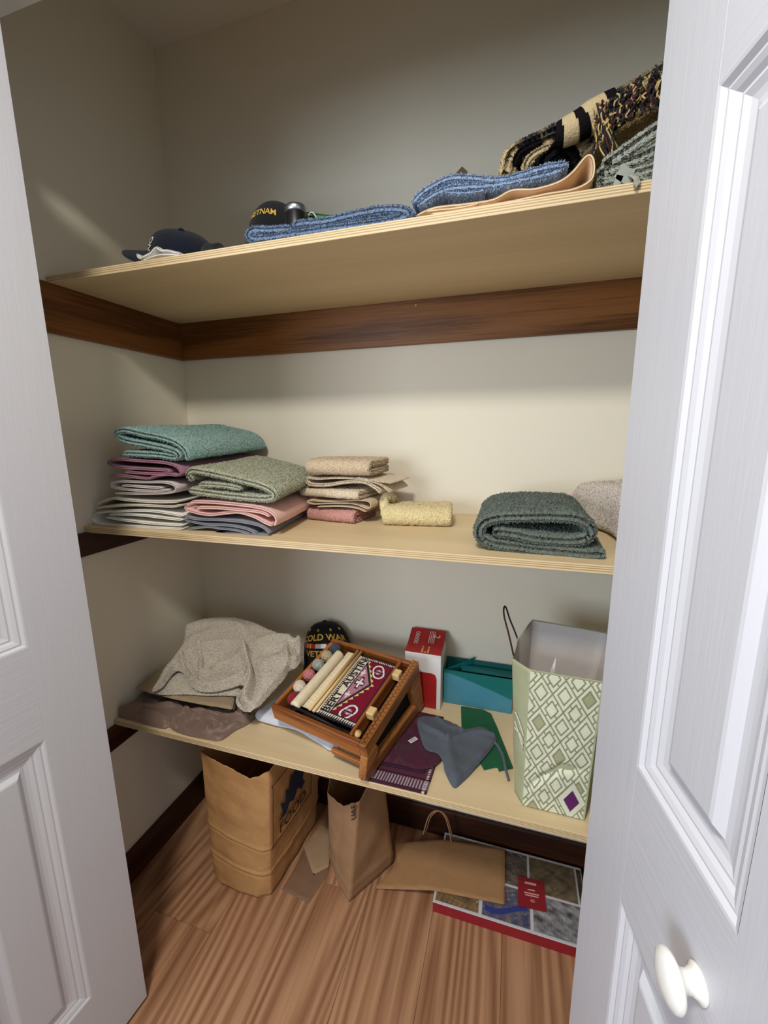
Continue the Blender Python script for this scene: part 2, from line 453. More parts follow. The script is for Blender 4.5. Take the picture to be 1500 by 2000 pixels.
M['door_x'] = door_mat('white_door_paint_rail', 'x')
def door(name, P, d, front, label, knob=None, lean=0.0):
    """P = leading edge on the visible face, d = direction towards the hallway, front = side of the visible face"""
    a = math.atan2(d[1], d[0])
    e = empty(name, (0, 0, 0)); structure(e, label)
    ex = np.array([math.cos(a), math.sin(a)]); n = np.array([ex[1], -ex[0]])     # local -y  -> n
    sgn = 1 if (n@np.array(front)) > 0 else -1
    c = np.array(P)-n*sgn*LEAF_T/2
    e.location = (c[0], c[1], 0.012); e.rotation_euler = (0, lean, a)
    if sgn < 0: e.scale = (1, -1, 1)
    leaf(e, knob); return e
door('door_1', (0.2775, -0.629), (-0.104, -0.995), (1, 0), 'white panelled folding door leaf against the left side of the closet')
door('door_2', (1.1865, -0.629), (0.172, -0.985), (-1, 0), 'white panelled folding door leaf with round white knob', knob=(0.2385, 0.874))
door('door_3', (0.150, -0.633), (0.09, -0.995), (-1, 0), 'hinged mate of the left folding door leaf')
door('door_4', (1.366, -0.633), (-0.12, -0.993), (1, 0), 'hinged mate of the right folding door leaf')

# shelves
def shelf(z_top, depth, label):
    o = box('shelf', 0.002, XR-0.002, -depth, -0.001, z_top-PLY, z_top, M['ply'], None, b=0.0006, local=True)
    return tag(o, label, 'shelf', 'plywood closet shelves')
shelf(ZT, DT, 'upper plywood shelf holding caps, blue towels and a fringed throw')
shelf(ZM, DM, 'middle plywood shelf holding stacks of folded towels and washcloths')
shelf(ZL, DL, 'low plywood shelf holding the tapestry loom and gift bag')

# ------------------------------------------------------------------ cloth builders
def sheet_vf(path, th, y0, y1, ds, dv, seed, skew=0.0, wobble=0.003, fuzz=0.0008, rise=0.0, zmin=None, taper=0.0):
    """a folded sheet: cross-section path in (x, z), thickness th, run from y0 (front) to y1 (back)"""
    P = resample(catmull(path, 10), ds); n = len(P)
    T = np.gradient(P, axis=0); T /= np.linalg.norm(T, axis=1)[:, None]+1e-9
    N = np.stack([-T[:, 1], T[:, 0]], 1)
    tt = np.ones(n); tt[0] = tt[-1] = 0.45; tt[1] = tt[-2] = 0.85
    ring = np.concatenate([P+N*(th/2*tt)[:, None], (P-N*(th/2*tt)[:, None])[::-1]])
    NR = np.concatenate([N, -N[::-1]])
    L = y1-y0; nv = max(6, int(L/dv))
    vs = np.r_[0, 0.0015, 0.004, np.linspace(0.009, L-0.004, nv), L]
    sh = np.interp(vs, [0, 0.0015, 0.004, 0.009, L-0.004, L], [0.5, 0.8, 0.95, 1, 1, 0.6])
    k = len(ring); V = np.zeros((len(vs), k, 3))
    c = np.concatenate([P, P[::-1]])
    for i, v in enumerate(vs):
        r = c+(ring-c)*sh[i]
        V[i, :, 0] = r[:, 0]+skew*v*(np.clip((r[:, 0]-P[:, 0].min())/(np.ptp(P[:, 0])+1e-9), 0, 1) if skew < 0 else 1.0); V[i, :, 1] = y0+v; V[i, :, 2] = r[:, 1]+rise*v
    X = V.reshape(-1, 3); NN = np.tile(np.stack([NR[:, 0], 0*NR[:, 0], NR[:, 1]], 1), (len(vs), 1))
    C = np.tile(np.concatenate([P, P[::-1]]), (len(vs), 1)); CC = np.stack([C[:, 0], X[:, 1], C[:, 1]], 1)
    X = X.copy()
    X[:, 0] += wobble*wob(CC, 5, seed); X[:, 2] += wobble*0.8*wob(CC, 6, seed+1); X[:, 1] += np.where(X[:, 1] < y0+0.012, 1, 0)*wobble*1.2*wob(CC, 9, seed+2)
    lead = np.repeat(np.where((vs < 0.008) | (vs > L-0.003), 0.15, 0.5), k)
    X += NN*(lead*fuzz*np.random.RandomState(seed+5).normal(size=len(X)))[:, None]
    if zmin is not None: X[:, 2] = np.maximum(X[:, 2], zmin+0.0004)
    X[:, 0] = np.maximum(X[:, 0], 0.0015); X[:, 1] = np.minimum(X[:, 1], -0.002)
    F = []
    a = np.arange(len(vs)-1)[:, None]*k+np.arange(k)[None, :]
    b_ = np.arange(len(vs)-1)[:, None]*k+((np.arange(k)+1) % k)[None, :]
    F.append(np.stack([a, b_, b_+k, a+k], -1).reshape(-1, 4))
    h = np.arange(n-1)
    F.append(np.stack([h, k-1-h, k-2-h, h+1], 1)[:, ::-1])
    o = (len(vs)-1)*k
    F.append(np.stack([h, k-1-h, k-2-h, h+1], 1)+o)
    return tufted(X, np.concatenate(F), fuzz, seed) if fuzz >= 0.001 else (X, np.concatenate(F))
def tufted(X, F, fuzz, seed, per=6e-6, cap=45000):
    """terry loops: short blades standing on the surface (each a thin folded quad)"""
    rs = np.random.RandomState(seed+77)
    a, b_, c, d = X[F[:, 0]], X[F[:, 1]], X[F[:, 2]], X[F[:, 3]]
    n = np.cross(c-a, d-b_); ar = np.linalg.norm(n, axis=1)/2; n = n/(2*ar[:, None]+1e-12)
    cnt = min(cap, int(ar.sum()/per)); pick = rs.choice(len(F), cnt, p=ar/ar.sum())
    u, v = rs.uniform(size=(2, cnt, 1))
    P = a[pick]*(1-u)*(1-v)+b_[pick]*u*(1-v)+c[pick]*u*v+d[pick]*(1-u)*v
    N = n[pick]+rs.normal(scale=0.45, size=(cnt, 3)); N /= np.linalg.norm(N, axis=1)[:, None]
    S = np.cross(N, rs.normal(size=(cnt, 3))); S /= np.linalg.norm(S, axis=1)[:, None]+1e-9
    h = (fuzz*1.9*rs.uniform(0.6, 1.3, cnt))[:, None]; w_ = 0.0009
    Q = np.stack([P-S*w_-N*0.0006, P+S*w_-N*0.0006, P+S*w_*0.7+N*h, P-S*w_*0.7+N*h], 1).reshape(-1, 3)
    Q[:, 2] = np.maximum(Q[:, 2], X[:, 2].min())
    G = np.arange(cnt*4).reshape(-1, 4)+len(X)
    return np.concatenate([X, Q]), np.concatenate([F, G])
def join_np(parts):
    V = []; F = []; n = 0
    for v, f in parts:
        V.append(v); F.append(f+n); n += len(v)
    return np.concatenate(V), np.concatenate(F)
SEED = [10]
def traced_towel(name, label, paths, conv, y0, y1, th, material, cat='towel', group=None, skew=0.0, ds=0.004, dv=0.007, wobble=0.002, fuzz=0.0008, rise=0.0, zmin=None, dz=0.0, dx=0.0):
    parts = []
    if not isinstance(th, (list, tuple)): th = [th]*len(paths)
    for p, t in zip(paths, th):
        q = []
        for (X, Y) in p:
            w3 = at(*conv(X, Y), y=y0); q.append((w3[0]+dx, w3[2]+dz))
        SEED[0] += 11
        parts.append(sheet_vf(np.array(q), t, y0, y1, ds, dv, SEED[0], skew, wobble, fuzz, rise, zmin))
    V, F = join_np(parts)
    o = link(name, V, F, material)
    return tag(o, label, cat, group)
def seg_dist(P, A, B):
    d = B-A; t = np.clip(((P-A)@d)/(d@d+1e-12), 0, 1); return np.linalg.norm(P-(A+t[:, None]*d), axis=1)
def poly_dist(P, poly, closed=True):
    poly = np.asarray(poly, float); n = len(poly); o = np.full(len(P), 1e9)
    for i in range(n if closed else n-1): o = np.minimum(o, seg_dist(P, poly[i], poly[(i+1) % n]))
    return o
def inside(P, poly):
    poly = np.asarray(poly, float); n = len(poly); r = np.zeros(len(P), bool)
    for i in range(n):
        a = poly[i]; b_ = poly[(i+1) % n]
        c = ((a[1] > P[:, 1]) != (b_[1] > P[:, 1])) & (P[:, 0] < (b_[0]-a[0])*(P[:, 1]-a[1])/(b_[1]-a[1]+1e-15)+a[0])
        r ^= c
    return r
def nearest_on(P, poly):
    poly = np.asarray(poly, float); best = np.full(len(P), 1e9); Q = P.copy()
    for i in range(len(poly)):
        A = poly[i]; B = poly[(i+1) % len(poly)]; d = B-A; t = np.clip(((P-A)@d)/(d@d+1e-12), 0, 1)
        q = A+t[:, None]*d; dd = np.linalg.norm(P-q, axis=1); k = dd < best; best[k] = dd[k]; Q[k] = q[k]
    return Q
def drape(name, poly, top, bottom, cell, material, r=0.008, ridges=(), fuzz=0.0, seed=1, smooth_poly=True, parent=None):
    """a soft thing lying down: outline poly in (x,y), top(x,y), bottom(x,y) heights; rounded rim of radius r;
    ridges = (polyline, height, width)"""
    poly = catmull(poly, 6, True) if smooth_poly else np.asarray(poly, float)
    mn = poly.min(0)-cell*2; mx = poly.max(0)+cell*2
    gx = np.arange(mn[0], mx[0], cell); gy = np.arange(mn[1], mx[1], cell)
    XX, YY = np.meshgrid(gx, gy, indexing='ij'); P = np.stack([XX.ravel(), YY.ravel()], 1)
    ins = inside(P, poly); nv = len(gy)
    F = grid_faces(len(gx), nv)
    keep = ins[F].sum(1) >= 2
    F = F[keep]
    used = np.zeros(len(P), bool); used[F.ravel()] = True
    # rim vertices go onto the outline
    cnt = np.zeros(len(P), int); np.add.at(cnt, F.ravel(), 1)
    rim = used & (cnt < 4)
    P2 = P.copy(); P2[rim] = nearest_on(P[rim], poly)
    idx = np.cumsum(used)-1; Pu = P2[used]; F = idx[F]; rimu = rim[used]
    d = poly_dist(Pu, poly); d[rimu] = 0
    zt = top(Pu[:, 0], Pu[:, 1])
    for (pl, h, w_) in ridges:
        dd = poly_dist(Pu, np.asarray(pl, float), False); zt = zt+h*np.exp(-(dd/w_)**2)
    zb = bottom(Pu[:, 0], Pu[:, 1])
    k = np.sqrt(np.clip(1-(1-np.minimum(d/r, 1))**2, 0, 1))
    th = np.maximum(zt-zb, 0.0015)
    mid = zb+np.minimum(th*0.5, r*0.6)
    zT = mid+(zb+th-mid)*k
    zB = mid+(zb-mid)*k
    if fuzz: zT = zT+fuzz*np.random.RandomState(seed).normal(size=len(zT))*(k > 0.2)
    n = len(Pu)
    V = np.concatenate([np.c_[Pu, zT], np.c_[Pu, zB]])
    FF = [F, F[:, ::-1]+n]
    # close along the rim: edges used once
    e = np.concatenate([F[:, [0, 1]], F[:, [1, 2]], F[:, [2, 3]], F[:, [3, 0]]])
    key = np.sort(e, 1); _, inv, c = np.unique(key, axis=0, return_inverse=True, return_counts=True)
    be = e[c[inv.ravel()] == 1]
    FF.append(np.stack([be[:, 1], be[:, 0], be[:, 0]+n, be[:, 1]+n], 1))
    FF = np.concatenate(FF)
    if fuzz >= 0.0005: V, FF = tufted(V, FF, 0.0007, seed, cap=45000)
    return link(name, V, FF, material, parent)
def px_poly(pts, conv=None, z=None, plane=None):
    out = []
    for p in pts:
        q = conv(*p) if conv else p
        w3 = at(*q, z=z) if plane is None else at_plane(*q, *plane)
        out.append(w3[:2])
    return np.array(out)
const = lambda v: (lambda x, y: np.zeros_like(x)+v)

# ------------------------------------------------------------------ MIDDLE SHELF
G1 = 'towels in the tall stack by the left wall'
TY = -0.385
T_teal = terry('teal_terry', (146,181,175)); T_mauve = cotton('mauve_cotton', (166,118,136)); T_grey = cotton('pale_grey_cotton', (214,206,202))
T_cream = cotton('offwhite_cotton', (228,222,208)); T_white = cotton('white_cotton', (242,240,232)); T_sage = terry('sage_terry', (180,182,156))
T_pink = cotton('pink_cotton', (230,186,178)); T_slate = cotton('slate_cotton', (134,136,146))
traced_towel('white_sheet', 'white cotton cloth loosely folded at the bottom of the stack under the teal towel',
   [[(690,636),(560,614),(440,608),(310,610),(195,614),(152,640),(158,672),(220,690),(400,700),(560,710),(690,714)], [(240,645),(330,662),(500,682),(690,694)], [(255,628),(400,630),(560,646),(690,662)]],
   C3, TY, -0.03, 0.0065, T_white, 'cloth', G1, skew=-0.08, zmin=ZM, wobble=0.0012, fuzz=0.0002)
traced_towel('offwhite_cloth', 'off-white cloth lying directly on the white cloth in the teal towel stack',
   [[(178,580),(190,560),(270,532),(330,538),(450,550),(560,556),(640,554),(672,548)], [(176,588),(300,576),(420,574),(520,578),(620,582),(670,574)]],
   C3, TY, -0.03, 0.0065, T_cream, 'cloth', G1, skew=-0.08, wobble=0.0012, fuzz=0.0002)
traced_towel('pale_grey_towel', 'pale grey folded towel in the tall stack beneath the mauve towel',
   [[(600,482),(520,486),(400,484),(282,468),(266,445),(310,432),(450,436),(590,437),(648,458),(640,488),(560,501),(420,504),(290,500)], [(560,470),(450,462),(330,455)]],
   C3, TY, -0.03, 0.0065, T_grey, 'towel', G1, skew=-0.08, wobble=0.0012, fuzz=0.0003)
traced_towel('mauve_towel', 'mauve folded towel in the tall stack just beneath the teal towel',
   [[(350,378),(480,386),(585,386),(597,368),(480,360),(330,350),(258,335),(246,312),(300,302),(450,312),(580,322),(655,345),(684,390)], [(256,398),(350,402),(440,412),(490,412),(520,397),(600,390),(660,398)]],
   C3, TY, -0.02, 0.0075, T_mauve, 'towel', G1, wobble=0.0012, fuzz=0.0004, skew=-0.06, dz=0.001)
traced_towel('teal_towel', 'fluffy teal towel folded on top of the tall stack by the left wall',
   [[(335,278),(450,280),(560,287),(652,300),(664,276),(600,250),(470,222),(350,200),(298,174),(300,147),(350,138),(450,160),(560,182),(650,212),(705,258),(722,315)]],
   C3, TY, -0.02, 0.0155, T_teal, 'towel', G1, skew=-0.07, fuzz=0.0011, wobble=0.0015, rise=0.03, dz=0.0055)
G2 = 'towels in the stack beside the tall one'
traced_towel('slate_grey_towel', 'slate grey thin towel at the bottom of the stack under the sage towel',
   [[(690,640),(760,655),(900,662),(1050,675),(1150,700),(1195,742)], [(690,662),(800,686),(950,694),(1060,716),(1115,748)], [(700,716),(820,702),(900,712),(1000,724),(1080,746)], [(870,742),(1000,745),(1120,750),(1190,752)]],
   C3, -0.378, -0.11, 0.0065, T_slate, 'towel', G2, skew=-0.13, zmin=ZM, fuzz=0.0003, dx=0.008, wobble=0.0012)
traced_towel('pink_towel', 'pale pink towel folded between the sage and slate grey towels',
   [[(720,552),(900,560),(1080,578),(1190,606),(1236,650),(1228,692)], [(700,566),(690,590),(740,613),(830,630),(930,620),(1010,616),(1100,642),(1165,676),(1210,694)], [(760,586),(900,590),(1040,602),(1150,618),(1195,640)]],
   C3, -0.378, -0.11, 0.008, T_pink, 'towel', G2, skew=-0.13, fuzz=0.0005, dx=0.008, wobble=0.0012)
traced_towel('sage_towel', 'thick sage green towel on top of the pink towel',
   [[(700,492),(830,512),(1000,532),(1120,545),(1190,540),(1205,512),(1150,476),(1040,442),(900,408),(780,384),(712,378),(692,402),(715,432)], [(1005,482),(900,466),(760,458)]],
   C3, -0.378, -0.10, [0.0165, 0.012], T_sage, 'towel', G2, skew=-0.13, fuzz=0.0011, rise=0.04, wobble=0.0015, dx=0.015, dz=0.004)
# hem band on the inner fold of the sage towel is part of its weave

def cloth_block(name, label, O, ang, width, depth, h, layers, th, material, group=None, seed=3, cat='washcloth', fuzz=0.0008, wobble=0.0015, warp=None):
    path = []; gap = (h-th)/max(layers-1, 1)
    for k in range(layers):
        w_ = th/2+gap*k
        lo, hi = gap*0.5+0.003, depth-gap*0.5-0.003
        seq = [hi, (lo+hi)/2, lo] if k % 2 == 0 else [lo, (lo+hi)/2, hi]
        path += [(u, w_) for u in seq]
        if k < layers-1: path.append((0.0, w_+gap/2) if k % 2 == 0 else (depth, w_+gap/2))
    P = resample(catmull(path, 8), 0.0035); n = len(P)
    T = np.gradient(P, axis=0); T /= np.linalg.norm(T, axis=1)[:, None]+1e-9; N = np.stack([-T[:, 1], T[:, 0]], 1)
    ring = np.concatenate([P+N*th/2, (P-N*th/2)[::-1]]); NR = np.concatenate([N, -N[::-1]]); c = np.concatenate([P, P[::-1]])
    vs = np.r_[0, 0.0015, 0.004, np.linspace(0.008, width-0.008, max(8, int(width/0.005))), width-0.004, width-0.0015, width]
    sh = np.interp(vs, [0, 0.0015, 0.004, 0.008, width-0.008, width-0.004, width-0.0015, width], [0.5, 0.8, 0.95, 1, 1, 0.95, 0.8, 0.5])
    k = len(ring); X = np.zeros((len(vs), k, 3))
    for i, v in enumerate(vs):
        r = c+(ring-c)*sh[i]; X[i, :, 0] = v; X[i, :, 1] = r[:, 0]; X[i, :, 2] = r[:, 1]
    X = X.reshape(-1, 3); rs = np.random.RandomState(seed)
    NN = np.tile(np.stack([0*NR[:, 0], NR[:, 0], NR[:, 1]], 1), (len(vs), 1))
    CC = np.stack([X[:, 0], np.tile(c[:, 0], len(vs)), np.tile(c[:, 1], len(vs))], 1)
    q = X.copy(); X[:, 1] += wobble*2*wob(CC, 6, seed); X[:, 0] += wobble*2*wob(CC, 6, seed+1)*np.abs(X[:, 0]/width-0.5)*2
    up = np.clip(X[:, 2]/h, 0, 1); X[:, 2] += wobble*wob(CC, 8, seed+2)*up
    X += NN*(fuzz*rs.normal(size=len(X)))[:, None]
    X[:, 2] = np.maximum(X[:, 2], 0.0005)
    if warp: X = warp(X)
    ca, sa = math.cos(ang), math.sin(ang)
    W = np.c_[O[0]+X[:, 0]*ca-X[:, 1]*sa, O[1]+X[:, 0]*sa+X[:, 1]*ca, O[2]+X[:, 2]]
    a = np.arange(len(vs)-1)[:, None]*k+np.arange(k)[None, :]; b_ = np.arange(len(vs)-1)[:, None]*k+((np.arange(k)+1) % k)[None, :]
    F = [np.stack([a, b_, b_+k, a+k], -1).reshape(-1, 4)]; hh = np.arange(n-1)
    F.append(np.stack([hh, k-1-hh, k-2-hh, hh+1], 1)[:, ::-1]); F.append(np.stack([hh, k-1-hh, k-2-hh, hh+1], 1)+(len(vs)-1)*k)
    FA = np.concatenate(F)
    if fuzz >= 0.0008: W, FA = tufted(W, FA, fuzz, seed, cap=25000)
    o = link(name, W, FA, material)
    return tag(o, label, cat, group)

G3 = 'washcloths in the small stack on the middle shelf'
T_tan = terry('tan_terry', (216,194,162), 0.07); T_crm = terry('cream_terry', (228,210,182), 0.07); T_peach = cotton('cream_weave', (212,192,162))
T_rose = terry('rose_terry', (206,150,140), 0.08); T_yel = terry('yellow_terry', (230,212,160), 0.07)
wa = math.radians(-9)
b0 = at(592, 1020, z=ZM)
zz = ZM
cloth_block('rose_washcloth', 'rose pink washcloth at the bottom of the small stack', (0.530, -0.185, zz), wa, 0.148, 0.135, 0.034, 2, 0.0165, T_rose, G3, 21)
zz += 0.0345
traced_towel('folded_washcloth', 'cream washcloth with many thin folds just above the rose pink one',
   [[(85,262),(110,275),(200,272),(290,275),(345,295),(362,280),(340,262),(250,262),(150,264),(92,258)], [(130,286),(220,284),(300,292),(340,308)]], C4, -0.205, -0.07, 0.0042, T_peach, 'washcloth', G3, skew=0.1, fuzz=0.0003, wobble=0.001, ds=0.003)
zz = at(*C4(150,252), y=-0.205)[2]+0.0035
cloth_block('cream_washcloth', 'plump cream washcloth in the middle of the small stack', (0.516, -0.195, zz), wa, 0.180, 0.14, 0.022, 2, 0.0108, T_crm, G3, 31)
zz += 0.0285
traced_towel('hemmed_washcloth', 'cream washcloth with a drooping hem below the topmost tan washcloth',
   [[(80,165),(95,190),(160,196),(250,182),(330,182),(385,210),(400,228)], [(80,160),(130,168),(220,162),(320,168),(400,190),(445,225)], [(300,160),(380,176),(450,186)]], C4, -0.205, -0.07, [0.0095, 0.005, 0.004], T_crm, 'washcloth', G3, skew=0.1, fuzz=0.0006, wobble=0.001, ds=0.003)
zz = at(*C4(250,160), y=-0.205)[2]+0.0045
cloth_block('tan_washcloth', 'tan washcloth folded on top of the small stack', (0.538, -0.198, zz), wa*0.4, 0.184, 0.15, 0.040, 2, 0.0195, T_tan, G3, 41)
# yellow washcloth lying alone, one end bunched
def yw(X):
    X = X.copy(); return X
yel = cloth_block('yellow_washcloth', 'pale yellow washcloth rolled flat beside the small stack', (0.752, -0.205, ZM), math.radians(8), 0.171, 0.12, 0.047, 2, 0.023, T_yel, None, 51)
P_ = [at(*C4(x, y), y=-0.2) for x, y in ((398,330),(385,300),(378,268),(392,250),(402,270))]
kn = [(p[0]+0.015, -0.185+0.012*i, p[2]) for i, p in enumerate(P_)]
V, F = tube_vf(resample(catmull(np.array(kn), 8), 0.003), np.r_[0.013, np.full(60, 0.015)][0], 12)
V = np.array(V); V += 0.0009*np.random.RandomState(3).normal(size=V.shape); V[:, 2] = np.maximum(V[:, 2], ZM+0.0008)
link('bunched_corner', V, F, T_yel, yel)

T_dkg = terry('dark_green_terry', (100,112,102), 0.2, 0.8)
traced_towel('dark_green_towel', 'dark grey-green terry towel folded near the shelf edge',
   [[(1378,492),(1250,492),(1110,480),(980,464),(880,450),(832,418),(842,365),(900,338),(1020,328),(1150,330),(1255,345),(1308,385),(1290,425),(1200,437),(1080,425),(980,408),(890,400)]],
   C4, -0.372, -0.140, 0.021, T_dkg, 'towel', None, fuzz=0.0016, wobble=0.003, zmin=ZM, rise=0.02)
T_crmw = terry('oatmeal_terry', (214,204,192), 0.06)
o = drape('oatmeal_towel', [(1.206,-0.080),(1.262,-0.165),(1.276,-0.320),(1.300,-0.338),(1.490,-0.325),(1.500,-0.06),(1.40,-0.035),(1.22,-0.035)], lambda x, y: ZM+0.108+0.12*(x-1.25)+0.004*wob(np.c_[x, y], 6, 61), const(ZM+0.0006), 0.0035, T_crmw, r=0.034, fuzz=0.0007, seed=9)
tag(o, 'oatmeal white towel folded high behind the dark green towel', 'towel')

# ------------------------------------------------------------------ UPPER SHELF
T_blue = terry('denim_blue_terry', (112,138,172), 0.1); T_blue2 = terry('light_blue_terry', (138,164,198), 0.1); T_pch = cotton('peach_cotton', (228,198,160))
traced_towel('denim_blue_towel', 'denim blue terry towel lying flat along the edge of the upper shelf',
   [[(1445,200),(1300,232),(1100,258),(900,285),(750,300),(712,282),(735,258),(800,262),(900,258)], [(915,240),(960,228),(1080,215),(1200,188),(1330,166),(1410,166),(1455,190),(1400,205),(1250,222),(1100,240)]],
   C1, -0.402, -0.361, [0.017, 0.015], T_blue, 'towel', None, zmin=ZT, fuzz=0.0013, wobble=0.002, dz=0.002)
traced_towel('peach_cloth', 'peach cotton cloth with upturned end under the light blue towel',
   [[(145,918),(195,892),(260,872),(400,858),(540,835),(640,785),(760,782),(880,750),(960,695),(1035,605),(1066,612),(1073,680),(1050,738),(960,785),(800,812),(600,848),(350,892),(220,908)], [(190,900),(260,890),(380,872),(470,856)]],
   C2, -0.402, -0.315, 0.0055, T_pch, 'cloth', None, zmin=ZT, fuzz=0.0004, wobble=0.002, dz=0.002)
traced_towel('light_blue_towel', 'light blue terry towel rumpled on top of the peach cloth',
   [[(122,858),(180,796),(300,732),(420,728),(560,738),(680,712),(800,676),(930,656)], [(160,868),(240,812),(330,776),(470,764),(600,752),(740,722),(900,678)], [(285,798),(330,806),(420,808),(500,800)]],
   C2, -0.398, -0.315, [0.012, 0.012, 0.005], T_blue2, 'towel', None, zmin=ZT, fuzz=0.0013, wobble=0.002, dz=0.003)
# grey-green blanket under the throw
T_ggr = terry('grey_green_blanket', (160,166,152), 0.08)
traced_towel('grey_green_blanket', 'grey-green blanket folded in layers under the fringed throw',
   [[(1085,745),(1180,715),(1300,690),(1460,640)], [(1095,705),(1200,650),(1320,600),(1470,530)], [(1120,650),(1230,580),(1350,500),(1480,420)], [(1110,720),(1200,700),(1290,695),(1360,720),(1480,715)]],
   C2, -0.385, -0.06, [0.022, 0.026, 0.026, 0.008], T_ggr, 'blanket', None, zmin=ZT, fuzz=0.001, wobble=0.003)
# ribbon corner and tassel of the blanket at the shelf edge
gg = bpy.data.objects['grey_green_blanket']
rib = cotton('grey_ribbon', (150,156,144))
def px_strip(name, pts, conv, y, wpx, material, parent, th=0.002):
    P = np.array([at(*conv(*p), y=y) for p in pts]); P = resample(catmull(P, 6), 0.004)
    V = []; F = []
    T = np.gradient(P, axis=0); T /= np.linalg.norm(T, axis=1)[:, None]
    N = np.cross(T, [0, 1, 0]); N /= np.linalg.norm(N, axis=1)[:, None]+1e-9
    for p, n in zip(P, N):
        for (s, t) in ((-1, -1), (1, -1), (1, 1), (-1, 1)): V.append(p+n*s*wpx/2+np.array([0, t*th/2, 0]))
    for i in range(len(P)-1):
        for k in range(4): F.append((i*4+k, i*4+(k+1) % 4, i*4+4+(k+1) % 4, i*4+4+k))
    F.append((0, 3, 2, 1)); n = len(P)-1; F.append((n*4, n*4+1, n*4+2, n*4+3))
    return fix_normals(link(name, V, F, material, parent, False))
px_strip('ribbon_tag', [(1200,678),(1240,705),(1275,712)], C2, -0.404, 0.020, rib, gg)
px_strip('ribbon_tag', [(1180,728),(1215,735)], C2, -0.404, 0.014, rib, gg)
rs = np.random.RandomState(4); parts = []
for i in range(10):
    x0, x1 = 1255+rs.uniform(0, 45), 1288+rs.uniform(-8, 25)
    P = np.array([at(*C2(x0, 705+rs.uniform(-8, 12)), y=-0.405), at(*C2((x0+x1)/2+rs.uniform(-10, 10), 715), y=-0.418-rs.uniform(0, 0.004)), at(*C2(x1, 735), y=-0.4195), at(*C2(x1+rs.uniform(-4, 4), 748+rs.uniform(0, 22)), y=-0.419)])
    parts.append(tube_vf(resample(catmull(P, 5), 0.004), 0.0016, 5))
V, F = merge(parts); tw = link('tassel', V, F, cotton('grey_tassel', (158,158,146)), gg); tw['kind'] = 'stuff'

# patterned throw
def throw_mat():
    m = mat('black_cream_throw', (30,26,24), rough=1.0, spec=0.05, sheen=0.15, bump=[('noise', 260, 0.7, 0.003, (1,1,1))])
    nt = m.node_tree; N = nt.nodes; L = nt.links; b = N['Principled BSDF']
    tc = N.new('ShaderNodeTexCoord')
    mp = N.new('ShaderNodeMapping'); mp.inputs['Rotation'].default_value = (0, math.radians(28), 0); mp.inputs['Scale'].default_value = (17, 6, 10); L.new(tc.outputs['Object'], mp.inputs[0])
    nz = N.new('ShaderNodeTexNoise'); nz.inputs['Scale'].default_value = 1.0; nz.inputs['Detail'].default_value = 0.5; L.new(mp.outputs[0], nz.inputs[0])
    n2 = N.new('ShaderNodeTexNoise'); n2.inputs['Scale'].default_value = 260; n2.inputs['Detail'].default_value = 2; L.new(tc.outputs['Object'], n2.inputs[0])
    ad = N.new('ShaderNodeMath'); ad.operation = 'MULTIPLY_ADD'; ad.inputs[1].default_value = 0.10; L.new(n2.outputs['Fac'], ad.inputs[0]); L.new(nz.outputs['Fac'], ad.inputs[2])
    cr = N.new('ShaderNodeValToRGB'); e = cr.color_ramp.elements
    e[0].position = 0.0; e[0].color = lin((26,22,22)); e[1].position = 0.555; e[1].color = lin((22,20,22))
    for p, c in ((0.575, (120,104,78)), (0.61, (196,172,126)), (0.80, (206,184,140))):
        x = e.new(p); x.color = lin(c)
    L.new(ad.outputs[0], cr.inputs[0]); L.new(cr.outputs[0], b.inputs['Base Color'])
    return m
TH = throw_mat()
thr = traced_towel('fringed_throw', 'black and cream patterned throw with tangled fringe, heaped on the grey-green blanket',
   [[(600,712),(625,660),(640,590),(720,540),(850,478),(1000,410),(1150,320),(1300,235),(1470,130)], [(700,600),(840,520),(960,500),(1080,440),(1250,370),(1480,270)], [(960,600),(1040,520),(1150,450),(1300,360),(1480,260)]],
   C2, -0.302, -0.05, [0.030, 0.034, 0.030], TH, 'throw', None, wobble=0.003, fuzz=0.0011, zmin=ZT)
roll = [at(*C2(x, y), y=-0.328) for x, y in ((870,490),(920,478),(1000,440),(1060,400),(1130,360),(1180,335))]
crm = mat('cream_throw_stripe', (196,176,136), rough=1.0, spec=0.05, bump=[('noise', 260, 0.7, 0.003, (1,1,1))]); blk = mat('black_throw_stripe', (24,21,22), rough=1.0, spec=0.05, bump=[('noise', 260, 0.7, 0.003, (1,1,1))])
for pts_, mm, t_ in ((((712,672),(722,630),(760,590),(840,550)), crm, 0.016), (((790,668),(820,610),(880,566),(930,580),(965,640),(985,690)), blk, 0.030), (((655,650),(668,600),(700,566),(800,520)), blk, 0.014)):
    w3 = np.array([at(*C2(*q), y=-0.306) for q in pts_])
    V, F = sheet_vf(w3[:, [0, 2]], t_, -0.306, -0.15, 0.004, 0.008, 91, 0, 0.001, 0.0011, 0, ZT); link('inner_fold', V, F, mm, thr)
RP = resample(catmull(np.array(roll), 10), 0.003); nR = len(RP)
rad = np.interp(np.arange(nR)/(nR-1), [0, 0.15, 0.6, 1], [0.016, 0.021, 0.024, 0.022])
for a, b_, mm in ((0, 0.12, blk), (0.12, 0.34, crm), (0.34, 0.50, blk), (0.50, 0.84, crm), (0.84, 1.0, blk)):
    i0, i1 = int(a*(nR-1)), int(b_*(nR-1))+1
    V, F = tube_vf(RP[i0:i1+1], rad[i0:i1+1] if len(rad[i0:i1+1]) == len(RP[i0:i1+1]) else 0.02, 20)
    link('rolled_edge', V, F, mm, thr)
rs = np.random.RandomState(12); groups = {0: [], 1: [], 2: []}
